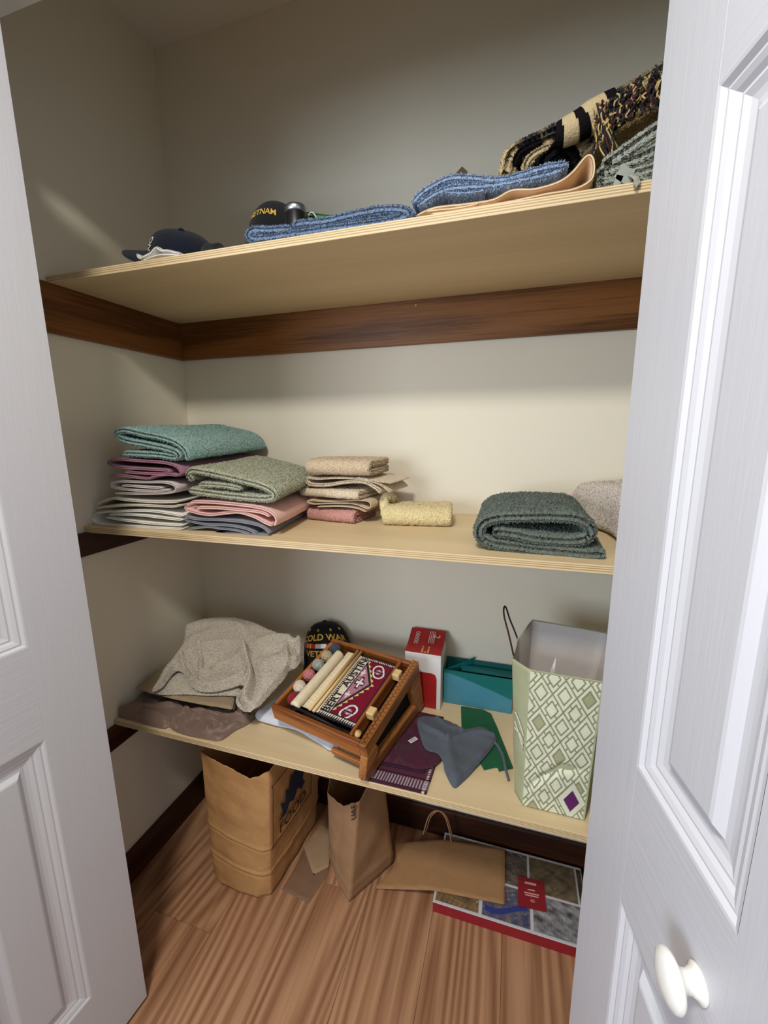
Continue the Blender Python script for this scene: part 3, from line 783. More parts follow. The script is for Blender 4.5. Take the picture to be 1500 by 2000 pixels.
for i in range(300):
    t = rs.uniform(0, 1)
    ax = 1070+t*400; ay = 360-t*250+rs.uniform(-20, 110)
    ln = rs.uniform(90, 190)*(1.2 if t < 0.25 else 0.75); drift = rs.uniform(-70, 20) if t > 0.2 else rs.uniform(-25, 70)
    y = -0.352-rs.uniform(0, 0.024)
    pts = []
    for j in range(6):
        f = j/5
        pts.append((ax+drift*f+rs.uniform(-13, 13), ay+ln*f*(0.75+0.25*f)+rs.uniform(-9, 9)))
    lim = 640 if t < 0.25 else 470-(t-0.25)*170
    pts = [(px_, py_ if py_ < lim-20 else lim-20+(py_-lim+20)*0.15) for px_, py_ in pts]
    P = np.array([at(*C2(*q), y=y+0.005*math.sin(j*1.7+i)) for j, q in enumerate(pts)])
    groups[0 if i % 10 < 6 else (1 if i % 10 < 9 else 2)].append(tube_vf(resample(catmull(P, 5), 0.005), 0.0013, 5))
for k, (nm, c) in enumerate((('fringe', (28,25,26)), ('fringe', (188,162,104)), ('fringe', (84,34,34)))):
    V, F = merge(groups[k]); o = link(nm, V, F, cotton('fringe_yarn_%d' % k, c), thr); o['kind'] = 'stuff'
# brown pointed tip behind the light blue towel
tipb = [at(*C2(x, y), y=-0.24) for x, y in ((335,720),(350,690),(382,656),(408,680),(425,710))]
V = [(p[0], -0.24, p[2]) for p in tipb]+[(p[0]+0.004, -0.20, p[2]-0.01) for p in tipb]
n = len(tipb); F = [tuple(range(n)), tuple(range(n, 2*n))[::-1]]+[(i, (i+1) % n, n+(i+1) % n, n+i) for i in range(n)]
V += [(V[0][0], -0.24, ZT+0.0006), (V[4][0], -0.24, ZT+0.0006), (V[0][0], -0.20, ZT+0.0006), (V[4][0], -0.20, ZT+0.0006)]
F += [(0, 4, 11, 10), (5, 9, 13, 12), (0, 10, 12, 5), (4, 9, 13, 11), (10, 11, 13, 12)]
o = fix_normals(link('felt_pouch', V, F, cotton('brown_felt', (104,84,62)), None, False)); tag(o, 'brown pouch with a pointed tip peeking over the light blue towel', 'pouch')

# ------------------------------------------------------------------ caps
def ball_cap(name, label, loc, rot, cloth, R=(0.086, 0.098, 0.112), brim=True, brim_mat=None, texts=(), group=None, button=True, eyelets=False, brim_len=0.068):
    e = empty(name, loc, rot); tag(e, label, 'cap', group)
    na, ne = 48, 16; V = []
    def crown(a, el, off=0.0):
        # a = 0 faces the front (-y); seams sink slightly
        fr = max(0.0, math.cos(a))
        rr = math.cos(el)**(0.72)
        seam = 1-0.012*math.exp(-((math.sin(3*a))/0.12)**2)*math.cos(el)
        x = math.sin(a)*R[0]*rr*seam; y = -math.cos(a)*R[1]*rr*seam
        z = R[2]*math.sin(el)*(1+0.05*fr*math.cos(el))
        n = Vector((math.sin(a)*math.cos(el), -math.cos(a)*math.cos(el), math.sin(el))).normalized()
        return (x+n[0]*off, y+n[1]*off, z+n[2]*off)
    for j in range(ne+1):
        el = math.pi/2*j/ne*0.995
        for k in range(na): V.append(crown(2*math.pi*k/na, el))
    F = [(j*na+k, j*na+(k+1) % na, (j+1)*na+(k+1) % na, (j+1)*na+k) for j in range(ne) for k in range(na)]
    F.append(tuple(ne*na+k for k in range(na)))
    n0 = len(V)
    for j in range(ne+1):
        el = math.pi/2*j/ne*0.995
        for k in range(na): V.append(crown(2*math.pi*k/na, el, -0.0025))
    F += [(n0+j*na+k, n0+(j+1)*na+k, n0+(j+1)*na+(k+1) % na, n0+j*na+(k+1) % na) for j in range(ne) for k in range(na)]
    F += [(k, n0+k, n0+(k+1) % na, (k+1) % na) for k in range(na)]
    link('crown', V, F, cloth, e)
    if button:
        Vb, Fb = lathe_vf([(0.0005, 0), (0.007, 0), (0.0065, 0.003), (0.003, 0.005), (0.0005, 0.0055)], 16)
        link('top_button', Vb, Fb, cloth, e, True, (0, 0, R[2]*0.998))
    if brim:
        nb, nr = 30, 8; top = []; 
        for i in range(nb+1):
            a = math.radians(-78+156*i/nb)
            bx, by = math.sin(a)*R[0]*0.99, -math.cos(a)*R[1]*0.99
            f = math.cos(a*0.98)**0.7 if abs(a) < math.radians(88) else 0
            for j in range(nr+1):
                t = j/nr; L_ = brim_len*f
                x = bx*(1+0.06*t*f); y = by-L_*t
                z = 0.004-1.9*x*x*t-0.10*L_*t
                top.append((x, y, z))
        n1 = len(top); Vb = top+[(x, y, z-0.003) for x, y, z in top]
        Fb = []
        for i in range(nb):
            for j in range(nr):
                q = (i*(nr+1)+j, i*(nr+1)+j+1, (i+1)*(nr+1)+j+1, (i+1)*(nr+1)+j)
                Fb.append(q); Fb.append(tuple(v+n1 for v in q[::-1]))
            q = (i*(nr+1)+nr, (i+1)*(nr+1)+nr); Fb.append((q[0], q[0]+n1, q[1]+n1, q[1]))
        fix_normals(link('brim', Vb, Fb, brim_mat or cloth, e))
    if eyelets:
        for a in (-1.05, -0.3, 0.45, 1.1):
            Ve, Fe = [], []
            P = [crown(a+0.045*math.sin(t), 0.98+0.045*math.cos(t), 0.001) for t in np.linspace(0, 2*math.pi, 13)]
            Ve, Fe = tube_vf(np.array(P), 0.0011, 6, caps=False)
            link('eyelet', Ve, Fe, gold, e)
    for (s, size, hgt, off_a, material, arc, rot90) in texts:
        def fn(u, v, hgt=hgt, off_a=off_a, arc=arc, rot90=rot90):
            if rot90: u, v = -v, u
            a = off_a+u/(0.6*R[0]+0.4*R[1])*1.08; z = hgt+v-arc*u*u
            el = math.asin(min(0.97, max(0, z/(R[2]*1.03))))
            return crown(a, el, 0.0016)
        text_on('lettering', s, size, fn, material, e, bold=size*0.02)
    return e, crown

navy = cotton('navy_twill', (24,28,44)); black = cotton('black_twill', (22,21,23)); gold = cotton('gold_thread', (204,168,74)); white_thr = cotton('white_thread', (222,222,220))
red_thr = cotton('red_ribbon', (168,36,40)); charcoal = cotton('charcoal_twill', (36,35,38))
c = at(335, 470, y=-0.325)
ball_cap('navy_cap', 'navy blue cap slumped by the left wall on the upper shelf', (0.289, -0.290, ZT+0.045), (math.radians(-6), math.radians(27), math.radians(-64)), navy, R=(0.078, 0.076, 0.058),
         texts=[('NO', 0.018, 0.026, 0.60, white_thr, 0.0, True)], brim_len=0.056)
traced_towel('crumpled_white_cloth', 'small crumpled white cloth lying against the navy cap',
   [[(208,366),(218,384),(245,376),(270,362),(290,338),(312,350),(345,352),(400,364)], [(235,392),(290,372),(340,366),(405,368)]], C1, -0.408, -0.386, 0.006, cotton('white_cloth', (232,230,224)), 'cloth', None, zmin=ZT, ds=0.003, dv=0.004, wobble=0.002)
p = [at(*C1(x, 350), y=-0.36) for x in (490, 600)]
o = drape('flat_cap', [(p[0][0], -0.36), (p[1][0], -0.36), (p[1][0]-0.03, -0.27), (p[0][0]-0.01, -0.26), (p[0][0]-0.01, -0.30)], lambda x, y: ZT+0.046+0.006*np.sin(x*40), const(ZT+0.0005), 0.005, black, r=0.02)
tag(o, 'flattened black cap, its low edge showing between the navy cap and the denim blue towel', 'cap')
ball_cap('vietnam_cap', 'black cap with gold VIETNAM lettering standing behind the denim blue towel', (0.505, -0.225, ZT+0.007), (math.radians(-3), 0, math.radians(4)), black, R=(0.078, 0.085, 0.150),
         texts=[('VIETNAM', 0.020, 0.105, -0.12, gold, 2.5, False)], brim=False)
lp = at(578, 405, y=-0.335)
e = empty('black_lens', (lp[0], -0.336, ZT+0.0006)); tag(e, 'black cylinder with a shiny silver rim beside the VIETNAM cap', 'cylinder')
hh = lp[2]-ZT
V, F = lathe_vf([(0.0005, 0), (0.021, 0), (0.022, 0.003), (0.022, hh-0.016), (0.021, hh-0.014), (0.0005, hh-0.014)], 28); link('barrel', V, F, plain('black_plastic', (20,20,22), 0.35, 0.5), e)
V, F = lathe_vf([(0.0005, hh-0.014), (0.0205, hh-0.014), (0.0222, hh-0.012), (0.0222, hh-0.004), (0.020, hh), (0.017, hh-0.001), (0.016, hh-0.006), (0.0005, hh-0.007)], 28); link('rim', V, F, plain('silver_metal', (170,175,180), 0.35, 0.5, 1.0), e)
g = traced_towel('green_cloth', 'small green cloth with a white string behind the denim blue towel',
   [[(905,222),(920,185),(945,168),(1010,176),(1080,186),(1150,182)], [(915,230),(1000,205),(1090,205),(1160,200)]], C1, -0.310, -0.235, [0.012, 0.012], cotton('grass_green_cotton', (70,120,70)), 'cloth', None, dz=-0.004)
P = np.array([at(*C1(x, y), y=-0.317) for x, y in ((985,205),(995,180),(1012,178),(1028,202))]); tube('string', resample(catmull(P, 6), 0.003), 0.0012, white_thr, g, 6)

# ------------------------------------------------------------------ LOW SHELF: cloth heap at the left
satin = mat('brown_satin', (120,96,82), rough=0.5, spec=0.4, sheen=0.3, bump=[('noise', 26, 0.25, 0.008, (1,1,1)), ('noise', 900, 0.1, 0.0005, (1,1,1))])
SP = px_poly([(100,705),(190,580),(300,480),(520,430),(760,520),(960,660),(1012,735),(960,785),(880,825),(785,888),(700,882),(560,855),(475,825),(440,800),(410,810),(330,795),(220,760),(120,735)], C5, z=ZL+0.012)
SP[:, 0] = np.maximum(SP[:, 0], 0.004)
rid = lambda pts, h, w_, z: (px_poly(pts, C5, z=z), h, w_)
def satin_top(x, y):
    q = np.c_[x, y]; return ZL+0.016+0.004*wob(q, 6, 3)+0.006*np.abs(wob(q, 9, 5))+0.004*crumple(q, 11, 15)
o = drape('satin_sheet', SP, satin_top, const(ZL+0.0005), 0.003, satin, r=0.006,
   ridges=[rid([(440,800),(500,760),(560,735),(680,730),(820,745),(985,745)], 0.020, 0.006, ZL+0.026), rid([(100,700),(200,685),(300,670),(480,655)], 0.014, 0.008, ZL+0.026), rid([(700,822),(735,780),(770,790),(800,805)], 0.016, 0.005, ZL+0.026), rid([(440,800),(425,812)], -0.012, 0.006, ZL+0.02),
           rid([(560,690),(720,680),(900,705)], 0.016, 0.009, ZL+0.036), rid([(500,650),(540,690),(580,735)], 0.014, 0.006, ZL+0.03), rid([(470,825),(560,770),(620,745)], -0.008, 0.006, ZL+0.02), rid([(130,720),(260,700),(420,770)], 0.008, 0.006, ZL+0.02),
           rid([(620,860),(720,840),(900,790)], 0.008, 0.006, ZL+0.02)], smooth_poly=True)
tag(o, 'brown satin sheet crumpled flat at the bottom of the cloth heap', 'sheet')
bei = cotton('beige_canvas', (158,140,112))
for k, (zlo, zhi, sh) in enumerate(((0.040, 0.050, 0), (0.0540, 0.064, 14))):
    poly = px_poly([(205+sh,548),(330,425),(500,290),(640,330),(900,480),(880-sh,690),(700,662),(480,622),(300,575)], C5, z=ZL+zhi)
    poly[:, 0] = np.maximum(poly[:, 0], 0.008)
    o = drape('folded_canvas', poly, lambda x, y, zhi=zhi: ZL+zhi+0.0015*wob(np.c_[x, y], 6, 8), lambda x, y, zlo=zlo: ZL+zlo+0*x, 0.005, bei, r=0.007, smooth_poly=False)
    tag(o, ['beige folded canvas lying on the brown satin sheet', 'beige folded canvas directly under the crumpled oatmeal towel'][k], 'cloth', 'beige canvas pieces in the heap')
oat = terry('oatmeal_grey_terry', (206,196,180), 0.08)
pl = ((0.0, -0.33, ZL+0.085), (0, -0.50, 1.0))
rest = [(1010,718),(1120,580),(1210,460),(1240,400),(1290,370),(1325,300),(1320,240),(1220,195),(1120,150),(1010,115),(880,88),(740,78),(600,110),(552,150),(530,262),(470,345),(400,440),(355,540)]
TP = px_poly([(333,605),(352,612),(400,560),(440,490),(485,430),(520,428),(555,470),(585,535),(645,578),(740,578),(850,548),(925,518),(940,545),(905,590),(890,650),(905,705),(940,738)]+rest, C5, plane=pl)
LP = px_poly([(340,606),(420,624),(580,602),(700,600),(800,585),(900,570),(900,480),(700,400),(500,380),(410,450),(360,540)], C5, plane=((0.0, -0.33, ZL+0.070), (0, -0.50, 1.0)))
for Q_ in (TP, LP): Q_[:, 0] = np.maximum(Q_[:, 0], 0.006); Q_[:, 1] = np.minimum(Q_[:, 1], -0.006)
rt = lambda pts, h, w_: (catmull(px_poly(pts, C5, plane=pl), 4), h*1.4, w_*0.92)
o = drape('oatmeal_bath_towel', TP, lambda x, y: ZL+0.090+0.50*(y+0.33)+0.006*wob(np.c_[x, y], 4, 31)+0.003*wob(np.c_[x, y], 11, 33), lambda x, y: ZL+0.078+np.maximum(0, 0.32*(y+0.33)), 0.003, oat, r=0.011, fuzz=0.0006,
   ridges=[rt([(345,608),(400,530),(440,465),(490,415),(525,418)], 0.014, 0.010), rt([(525,420),(565,470),(600,540),(650,572),(740,572),(850,540),(930,512)], 0.018, 0.010),
           rt([(560,420),(620,500),(700,520),(820,470)], -0.016, 0.014), rt([(560,385),(620,355),(700,330),(800,305),(890,300),(935,330),(950,370)], 0.022, 0.016), rt([(650,345),(660,430),(650,490)], 0.012, 0.007), rt([(945,370),(985,460),(980,560),(945,640)], 0.022, 0.009), rt([(1000,420),(1030,520),(1000,620)], -0.012, 0.010),
           rt([(930,520),(890,590),(885,660),(925,730)], 0.020, 0.008), rt([(955,560),(925,640),(945,700)], -0.016, 0.006), rt([(1005,712),(1130,560),(1220,440),(1240,400)], 0.010, 0.006), rt([(1235,395),(1228,300),(1280,290),(1320,255)], 0.016, 0.007), rt([(1260,340),(1290,320)], -0.014, 0.008),
           rt([(760,455),(840,420),(900,390)], 0.014, 0.012), rt([(740,420),(830,360)], -0.010, 0.010), rt([(560,170),(700,140),(850,150),(930,190)], 0.010, 0.018), rt([(600,250),(760,190),(900,200),(1000,260)], 0.009, 0.022), rt([(1090,330),(1180,300)], -0.010, 0.02), rt([(1030,280),(1120,230),(1240,230)], 0.008, 0.012)])
tag(o, 'oatmeal terry towel heaped in folds at the top of the cloth heap', 'towel')
drape('under_fold', LP, lambda x, y: ZL+0.074+0.20*(y+0.33)+0.002*wob(np.c_[x, y], 11, 35), lambda x, y: ZL+0.0668+0*x, 0.0035, oat, r=0.006, fuzz=0.0006, parent=o,
   ridges=[(px_poly([(350,608),(430,600),(560,585)], C5, plane=pl), 0.005, 0.008)])
# white shirt under the loom and veteran cap
wh = cotton('white_shirt_cotton', (214,216,224), 0.03)
WP = px_poly([(497,1412),(520,1370),(560,1312),(590,1290),(620,1310),(640,1380),(690,1440),(660,1474),(620,1455),(560,1422)], z=ZL+0.02)
WP = np.array([(0.398,-0.300),(0.405,-0.245),(0.415,-0.17),(0.43,-0.08),(0.50,-0.03),(0.62,-0.03),(0.645,-0.15),(0.67,-0.29),(0.66,-0.352),(0.60,-0.335),(0.53,-0.312),(0.46,-0.312)])
o = drape('white_shirt', WP, lambda x, y: ZL+0.036+0.003*wob(np.c_[x, y], 8, 2)+0.002*crumple(np.c_[x, y], 18, 9)-0.05*np.clip(x-0.62, 0, 1), const(ZL+0.0005), 0.005, wh, r=0.03)
tag(o, 'white cotton shirt folded under the loom and beside the oatmeal towel', 'shirt')
# veteran cap
e, crown = ball_cap('veteran_cap', 'black COLD WAR VETERAN cap with ribbon bar propped behind the loom', (0.512, -0.046, ZL+0.060), (math.radians(-6), math.radians(-6), math.radians(10)), black, R=(0.084, 0.040, 0.136),
   texts=[('COLD WAR', 0.027, 0.094, -0.02, gold, 2.2, False), ('VETERAN', 0.025, 0.042, -0.02, gold, 0.0, False)], brim=True, eyelets=True, brim_len=0.030)
def strip_on(name, u0, u1, v0, v1, material, parent):
    V = []; us = np.linspace(u0, u1, 10)
    for u in us:
        for v in (v0, v1):
            el = math.asin(v/(0.136*1.03)); V.append(crown(u/(0.6*0.084+0.4*0.040)*1.08-0.02, el, 0.0018))
    link(name, V, [(2*i, 2*i+2, 2*i+3, 2*i+1) for i in range(9)], material, parent)
for (a, b_, mm) in ((-0.066, -0.050, red_thr), (-0.050, -0.046, gold), (-0.046, -0.040, red_thr), (-0.040, -0.036, gold), (-0.036, -0.022, red_thr), (-0.022, -0.006, cotton('grey_ribbon_bar', (170,168,168))), (-0.006, 0.008, white_thr), (0.008, 0.05, red_thr)):
    strip_on('ribbon_bar', a, b_, 0.060, 0.074, mm, e)

# ------------------------------------------------------------------ tapestry loom
LW = wood('honey_loom_wood', (122,66,26), (182,112,56), 'y', 8.0, rough=0.4, spec=0.4)
LWx = wood('honey_loom_wood_across', (112,60,24), (172,104,50), 'x', 8.0, rough=0.4, spec=0.4)
cream_y = cotton('cream_warp_cotton', (224,210,178)); dowel = wood('pale_dowel', (196,160,104), (222,192,138), 'y', 10.0)
loom = empty('tapestry_loom', (0.757, -0.4145, ZL+0.1045)); tag(loom, 'honey wood tapestry loom with a half-woven red band reading BERT AUSTIN', 'loom')
th = math.radians(-13.0); ph = math.radians(13.5)
e1 = Vector((math.cos(th), math.sin(th), 0)); e2 = Vector((-math.sin(th)*math.cos(ph), math.cos(th)*math.cos(ph), math.sin(ph))); e3 = e1.cross(e2)
mm_ = Matrix((e1, e2, e3)).transposed(); loom.rotation_euler = mm_.to_euler()
Wd, Ln = 0.279, 0.280
box('front_board', -Wd, -0.004, 0.0, 0.013, -0.046, 0.0, LWx, loom, b=0.0025)
box('back_board', -Wd, -0.004, Ln-0.013, Ln, -0.052, 0.002, LWx, loom, b=0.0025)
box('side_board', -Wd, -Wd+0.012, 0.013, Ln-0.013, -0.046, -0.002, LW, loom, b=0.0025)
box('tray_floor', -Wd+0.012, -0.006, 0.013, Ln-0.013, -0.045, -0.040, plain('dark_tray_floor', (48,32,24), 0.8), loom)
# routed groove strip on the front board
box('groove_bead', -Wd+0.01, -0.01, -0.0016, 0.001, -0.013, -0.009, LWx, loom, b=0.0007)
box('breast_beam', -0.038, -0.029, 0.012, Ln-0.012, -0.034, 0.004, LW, loom, b=0.002)
# end panel: a frame with an open window, honeycomb burnt into its top
PT = 0.020
er = wood('honey_end_panel', (120,70,30), (170,112,60), 'y', 8.0, rough=0.42, spec=0.35)
box('end_rail', -0.004, PT-0.004, -0.004, Ln+0.004, -0.034, 0.0045, er, loom, b=0.003)
bz = -0.1045
far_drop = -0.128
tp = math.tan(ph); fz = lambda y: bz/math.cos(ph)-tp*y*1.0+0.0105      # where the shelf lies below the tilted tray
def end_piece(nm, pts):
    V, F = prism_vf(pts, -0.004, PT-0.004); V = [(z, x, y) for x, y, z in V]; ob_ = fix_normals(link(nm, V, F, er, loom, False)); md_ = ob_.modifiers.new('soft_edge', 'BEVEL'); md_.width = 0.003; md_.segments = 2
end_piece('end_post', [(-0.004, -0.033), (0.036, -0.033), (0.044, -0.052), (0.022, fz(0.022)), (-0.014, fz(-0.014)), (-0.026, fz(-0.026)+0.010)])
end_piece('end_post', [(Ln-0.046, -0.033), (Ln+0.004, -0.033), (Ln+0.004, fz(Ln)), (Ln-0.036, fz(Ln-0.036)), (Ln-0.055, -0.055)])
end_piece('foot_rail', [(0.010, fz(0.01)), (0.010, fz(0.01)+0.028), (Ln-0.03, fz(Ln-0.03)+0.036), (Ln-0.03, fz(Ln-0.03))])
box('brace', -0.10, -0.004, 0.001, 0.012, bz+0.020, bz+0.034, LWx, loom, b=0.002)
V, F = prism_vf([(0.0, -0.034), (Ln-0.02, -0.034), (Ln-0.02, fz(Ln-0.02)+0.004), (0.0, fz(0)+0.004)], -0.0058, -0.0045); fix_normals(link('dark_opening_sheet', [(z, x, y) for x, y, z in V], F, plain('dark_interior_black', (20,18,18), 0.9), loom, False))  # black sheet standing in for the shade inside the open window
burn = plain('burnt_line', (70,36,16), 0.6)
parts = []
ny = 22; py_ = Ln/ny; xa, xb = 0.0005, PT-0.0085; xm = (xa+xb)/2
zt_ = 0.0046
for k in range(ny):
    y = k*py_
    a = (xm-0.0035, y); b_ = (xm+0.0035, y+py_/2)
    for (q0, q1) in (((xm-0.0035, y), (xm+0.0035, y+py_/2)), ((xm+0.0035, y+py_/2), (xm-0.0035, y+py_)), ((xm-0.0035, y), (xa-0.003, y)), ((xm+0.0035, y+py_/2), (xb+0.003, y+py_/2))):
        parts.append(tube_vf(np.array([(q0[0], q0[1], zt_), (q1[0], q1[1], zt_)]), 0.0006, 4))
V, F = merge(parts); ob = link('honeycomb_line', V, F, burn, loom); ob['kind'] = 'stuff'
# cream roller, warp, rods
V, F = tube_vf(np.array([(-0.213, y, 0.004) for y in np.linspace(0.022, Ln-0.055, 40)]), 0.0135, 20); link('warp_roller', V, F, cream_y, loom)
tube('stick', [(-0.222, 0.021, 0.002), (-0.15, 0.022, -0.004), (-0.065, 0.020, -0.012)], 0.0035, plain('black_stick', (26,22,24), 0.5), loom)
nx_, nyy = 22, 170
xs_ = np.linspace(-0.203, -0.150, nx_); ys_ = np.linspace(0.035, Ln-0.03, nyy)
XX, YY = np.meshgrid(xs_, ys_, indexing='ij')
V = np.c_[XX.ravel(), YY.ravel(), (-0.006+0.0007*np.sign(np.sin(YY*2*math.pi/0.0043))).ravel()]
ob = link('warp_threads', V, grid_faces(nx_, nyy), cream_y, loom); ob['kind'] = 'stuff'
for x in (-0.172, -0.160): tube('heddle_rod', [(x, 0.03, 0.0), (x, Ln-0.02, 0.0)], 0.0042, dowel, loom, 10)
# woven band: one vertex per knot
NS, NT = 230, 96
S_, T_ = np.meshgrid(np.linspace(0, 1, NS), np.linspace(0, 1, NT), indexing='ij'); S_ = S_.ravel(); T_ = T_.ravel()
cr_, ng, cm, pk, wt_, yl, rd = [np.array(lin(c_)[:3]) for c_ in ((122,28,48), (44,40,50), (222,210,184), (176,120,136), (226,214,210), (224,196,132), (178,70,60))]
C = np.tile(cr_, (len(S_), 1))
def put(mask, col): C[mask] = col
# triangle with teeth
bs0, bs1, aps, apt, t0 = 0.16, 0.90, 0.60, 0.70, 0.27
def tri_h(s): return np.where(s < aps, (s-bs0)/(aps-bs0), (bs1-s)/(bs1-aps))*(apt-t0)
hh_ = tri_h(S_)
teeth = np.abs(((S_*15) % 1)-0.5)*2
put((T_ < t0+hh_+0.05+0.075*teeth) & (S_ > bs0-0.08) & (S_ < bs1+0.06), yl)
put((T_ < t0+hh_+0.05) & (S_ > bs0-0.05) & (S_ < bs1+0.04), ng)
put((T_ < t0+hh_-0.02) & (S_ > bs0), pk)
for cs, ct, k in ((0.58, 0.44, 1.0), (0.37, 0.36, 0.7), (0.74, 0.35, 0.7)):
    ds_, dt_ = np.abs(S_-cs)/0.085/k, np.abs(T_-ct)/0.11/k
    ins_ = T_ < t0+hh_-0.03
    put(((ds_ < 1.15) & (dt_ < 0.45) | (dt_ < 1.15) & (ds_ < 0.45)) & ins_ & (k > 0.9), ng)
    put(((ds_ < 0.9) & (dt_ < 0.24) | (dt_ < 0.9) & (ds_ < 0.24)) & ins_, wt_)
# scrolls in the two outer corners
for cs, ct, sg in ((0.16, 0.66, 1), (0.82, 0.70, -1)):
    a_, b_ = (S_-cs)/0.095, (T_-ct)/0.20
    r_ = np.hypot(a_, b_); an = np.arctan2(b_, a_*sg)
    put((np.abs(r_-0.85-0.22*np.sin(2*an+0.6)) < 0.20) & (r_ < 1.35), ng)
    put((np.abs(r_-0.85-0.22*np.sin(2*an+0.6)) < 0.12) & (r_ < 1.35), wt_)
    put(r_ < 0.42, pk); put((r_ < 0.38) & (np.cos(4*an) > 0.3), wt_); put(r_ < 0.13, rd)
    put((np.abs(a_) < 0.1) & (np.abs(b_) < 0.65), ng)
# borders
put(T_ > 0.955, ng)
put(T_ < t0, cm); put(T_ < 0.075, ng); put((np.abs(T_-0.037) < 0.022) & (((S_*34) % 1) < 0.5), cm)
put((T_ > t0-0.03) & (T_ < t0) & (S_ > 0.05) & (S_ < 0.95), wt_); put((np.abs(T_-(t0+0.004)) < 0.012), ng)
put(S_ < 0.075, ng); put((S_ < 0.06) & (S_ > 0.015) & (((T_*17) % 1) < 0.9*(S_-0.005)/0.06), cm)
put(S_ > 0.955, ng); put((np.abs(S_-0.977) < 0.012) & (((T_*20) % 1) < 0.5), wt_)
xw0, xw1, yw0, yw1 = -0.152, -0.040, 0.032, Ln-0.03
V = np.c_[xw0+(xw1-xw0)*T_, yw0+(yw1-yw0)*S_, -0.0045+0.0012*np.sin(T_*3.0)+0.0004*np.random.RandomState(2).normal(size=len(S_))]
ob = link('woven_band', V, grid_faces(NS, NT)[:, ::-1], mat('wool_weave', rough=1.0, spec=0.05, attr='print', noise=(400, 0.12, (1,1,1)), bump=[('noise', 500, 0.5, 0.0015, (1,1,1))]), loom)
colorize(ob, C)
md = ob.modifiers.new('thickness', 'SOLIDIFY'); md.thickness = 0.004; md.offset = -1
tx = xw0+(xw1-xw0)*0.168
text_on('lettering', 'BERT  AUSTIN', 0.0275, lambda u, v: (tx-v, (yw0+yw1)/2+u*1.12, -0.0022), cotton('black_wool', (34,32,38)), loom, bold=0.0007, spacing=1.02)
for (x, y) in ((-0.021, 0.085), (-0.021, Ln-0.06)): box('wedge_peg', x-0.009, x+0.012, y-0.012, y+0.012, -0.012, 0.009, dowel, loom, b=0.002)
tube('wooden_pin', [(-0.024, 0.020, -0.012), (-0.018, 0.022, 0.004)], 0.0075, dowel, loom, 12)
# yarn balls in the tray (each a thing of its own)
mw = Matrix.Translation(loom.location) @ mm_.to_4x4()
def yarn_ball(lx, ly, lz, r, col, label, seed):
    P = mw @ Vector((lx, ly, lz)); rs = np.random.RandomState(seed); parts = []
    V, F = lathe_vf([(max(0.0004, r*0.93*math.sin(a)), -r*0.93*math.cos(a)) for a in np.linspace(0.01, math.pi-0.01, 12)], 16)
    parts.append((V, F))
    for i in range(16):
        n = rs.normal(size=3); n /= np.linalg.norm(n); u = np.cross(n, [0.3, 0.5, 0.81]); u /= np.linalg.norm(u); v = np.cross(n, u)
        t = np.linspace(0, 2*math.pi, 25)[:, None]; off = rs.uniform(-0.35, 0.35)*r
        parts.append(tube_vf(np.cos(t)*u*math.sqrt(r*r-off*off)*0.97+np.sin(t)*v*math.sqrt(r*r-off*off)*0.97+n*off, 0.0013, 5, caps=False))
    V, F = merge(parts)
    o = link('yarn_ball', V, F, cotton('yarn_%d' % seed, col), None, True, P); tag(o, label, 'yarn', 'yarn balls in the loom tray')
yx = -0.248
yarn_ball(yx+0.004, 0.050, -0.012, 0.0165, (140,36,44), 'dark red yarn ball at the end of the row in the loom tray', 1)
yarn_ball(yx, 0.082, 0.000, 0.0165, (216,200,180), 'cream white yarn ball between the dark red and pink ones in the loom', 2)
yarn_ball(yx-0.002, 0.126, 0.000, 0.0160, (196,122,124), 'pink yarn ball in the loom tray', 3)
yarn_ball(yx-0.002, 0.168, 0.000, 0.0165, (160,166,154), 'grey-green yarn ball in the loom tray', 4)
yarn_ball(yx, 0.206, 0.000, 0.0165, (186,168,134), 'sand coloured yarn ball in the loom tray', 5)
yarn_ball(yx+0.004, 0.243, -0.003, 0.0165, (70,80,92), 'slate blue yarn ball in the back corner of the loom tray', 6)

# ------------------------------------------------------------------ plum mats, coaster, pouch, felt
def printed_slab(name, corners, z0, z1, colorfn, nu, nv, material, parent=None, bend=None):
    """corners: near-left, near-right, far-right, far-left (x,y); colorfn(u across, v deep)"""
    c0, c1, c2, c3 = [np.array(c_, float) for c_ in corners]
    U, Vv = np.meshgrid(np.linspace(0, 1, nu), np.linspace(0, 1, nv), indexing='ij'); U = U.ravel(); Vv = Vv.ravel()
    P = ((1-U)*(1-Vv))[:, None]*c0+(U*(1-Vv))[:, None]*c1+(U*Vv)[:, None]*c2+((1-U)*Vv)[:, None]*c3
    zz_ = z1+0*U if bend is None else z1+bend(U, Vv)
    n = len(U); top = np.c_[P, zz_]; bot = np.c_[P, np.full(n, z0) if bend is None else zz_-(z1-z0)]
    F = [grid_faces(nu, nv), grid_faces(nu, nv)[:, ::-1]+n]
    per = np.r_[np.arange(nu)*nv, (nu-1)*nv+np.arange(1, nv), (np.arange(nu-1)[::-1])*nv+nv-1, np.arange(1, nv-1)[::-1]]
    q = np.roll(per, -1); F.append(np.stack([per, q, q+n, per+n], 1)[:, ::-1])
    o = link(name, np.concatenate([top, bot]), np.concatenate(F)[:, ::-1] if False else np.concatenate(F), material, parent, False)
    fix_normals(o)
    col = colorfn(U, Vv); colorize(o, np.concatenate([col, col])); return o
prt_cloth = mat('printed_cloth', rough=0.95, spec=0.08, attr='print', noise=(300, 0.08, (1,1,1)), bump=[('noise', 500, 0.3, 0.001, (1,1,1))])
prt_paper = mat('printed_paper', rough=0.5, spec=0.35, attr='print', noise=(30, 0.03, (1,1,1)))
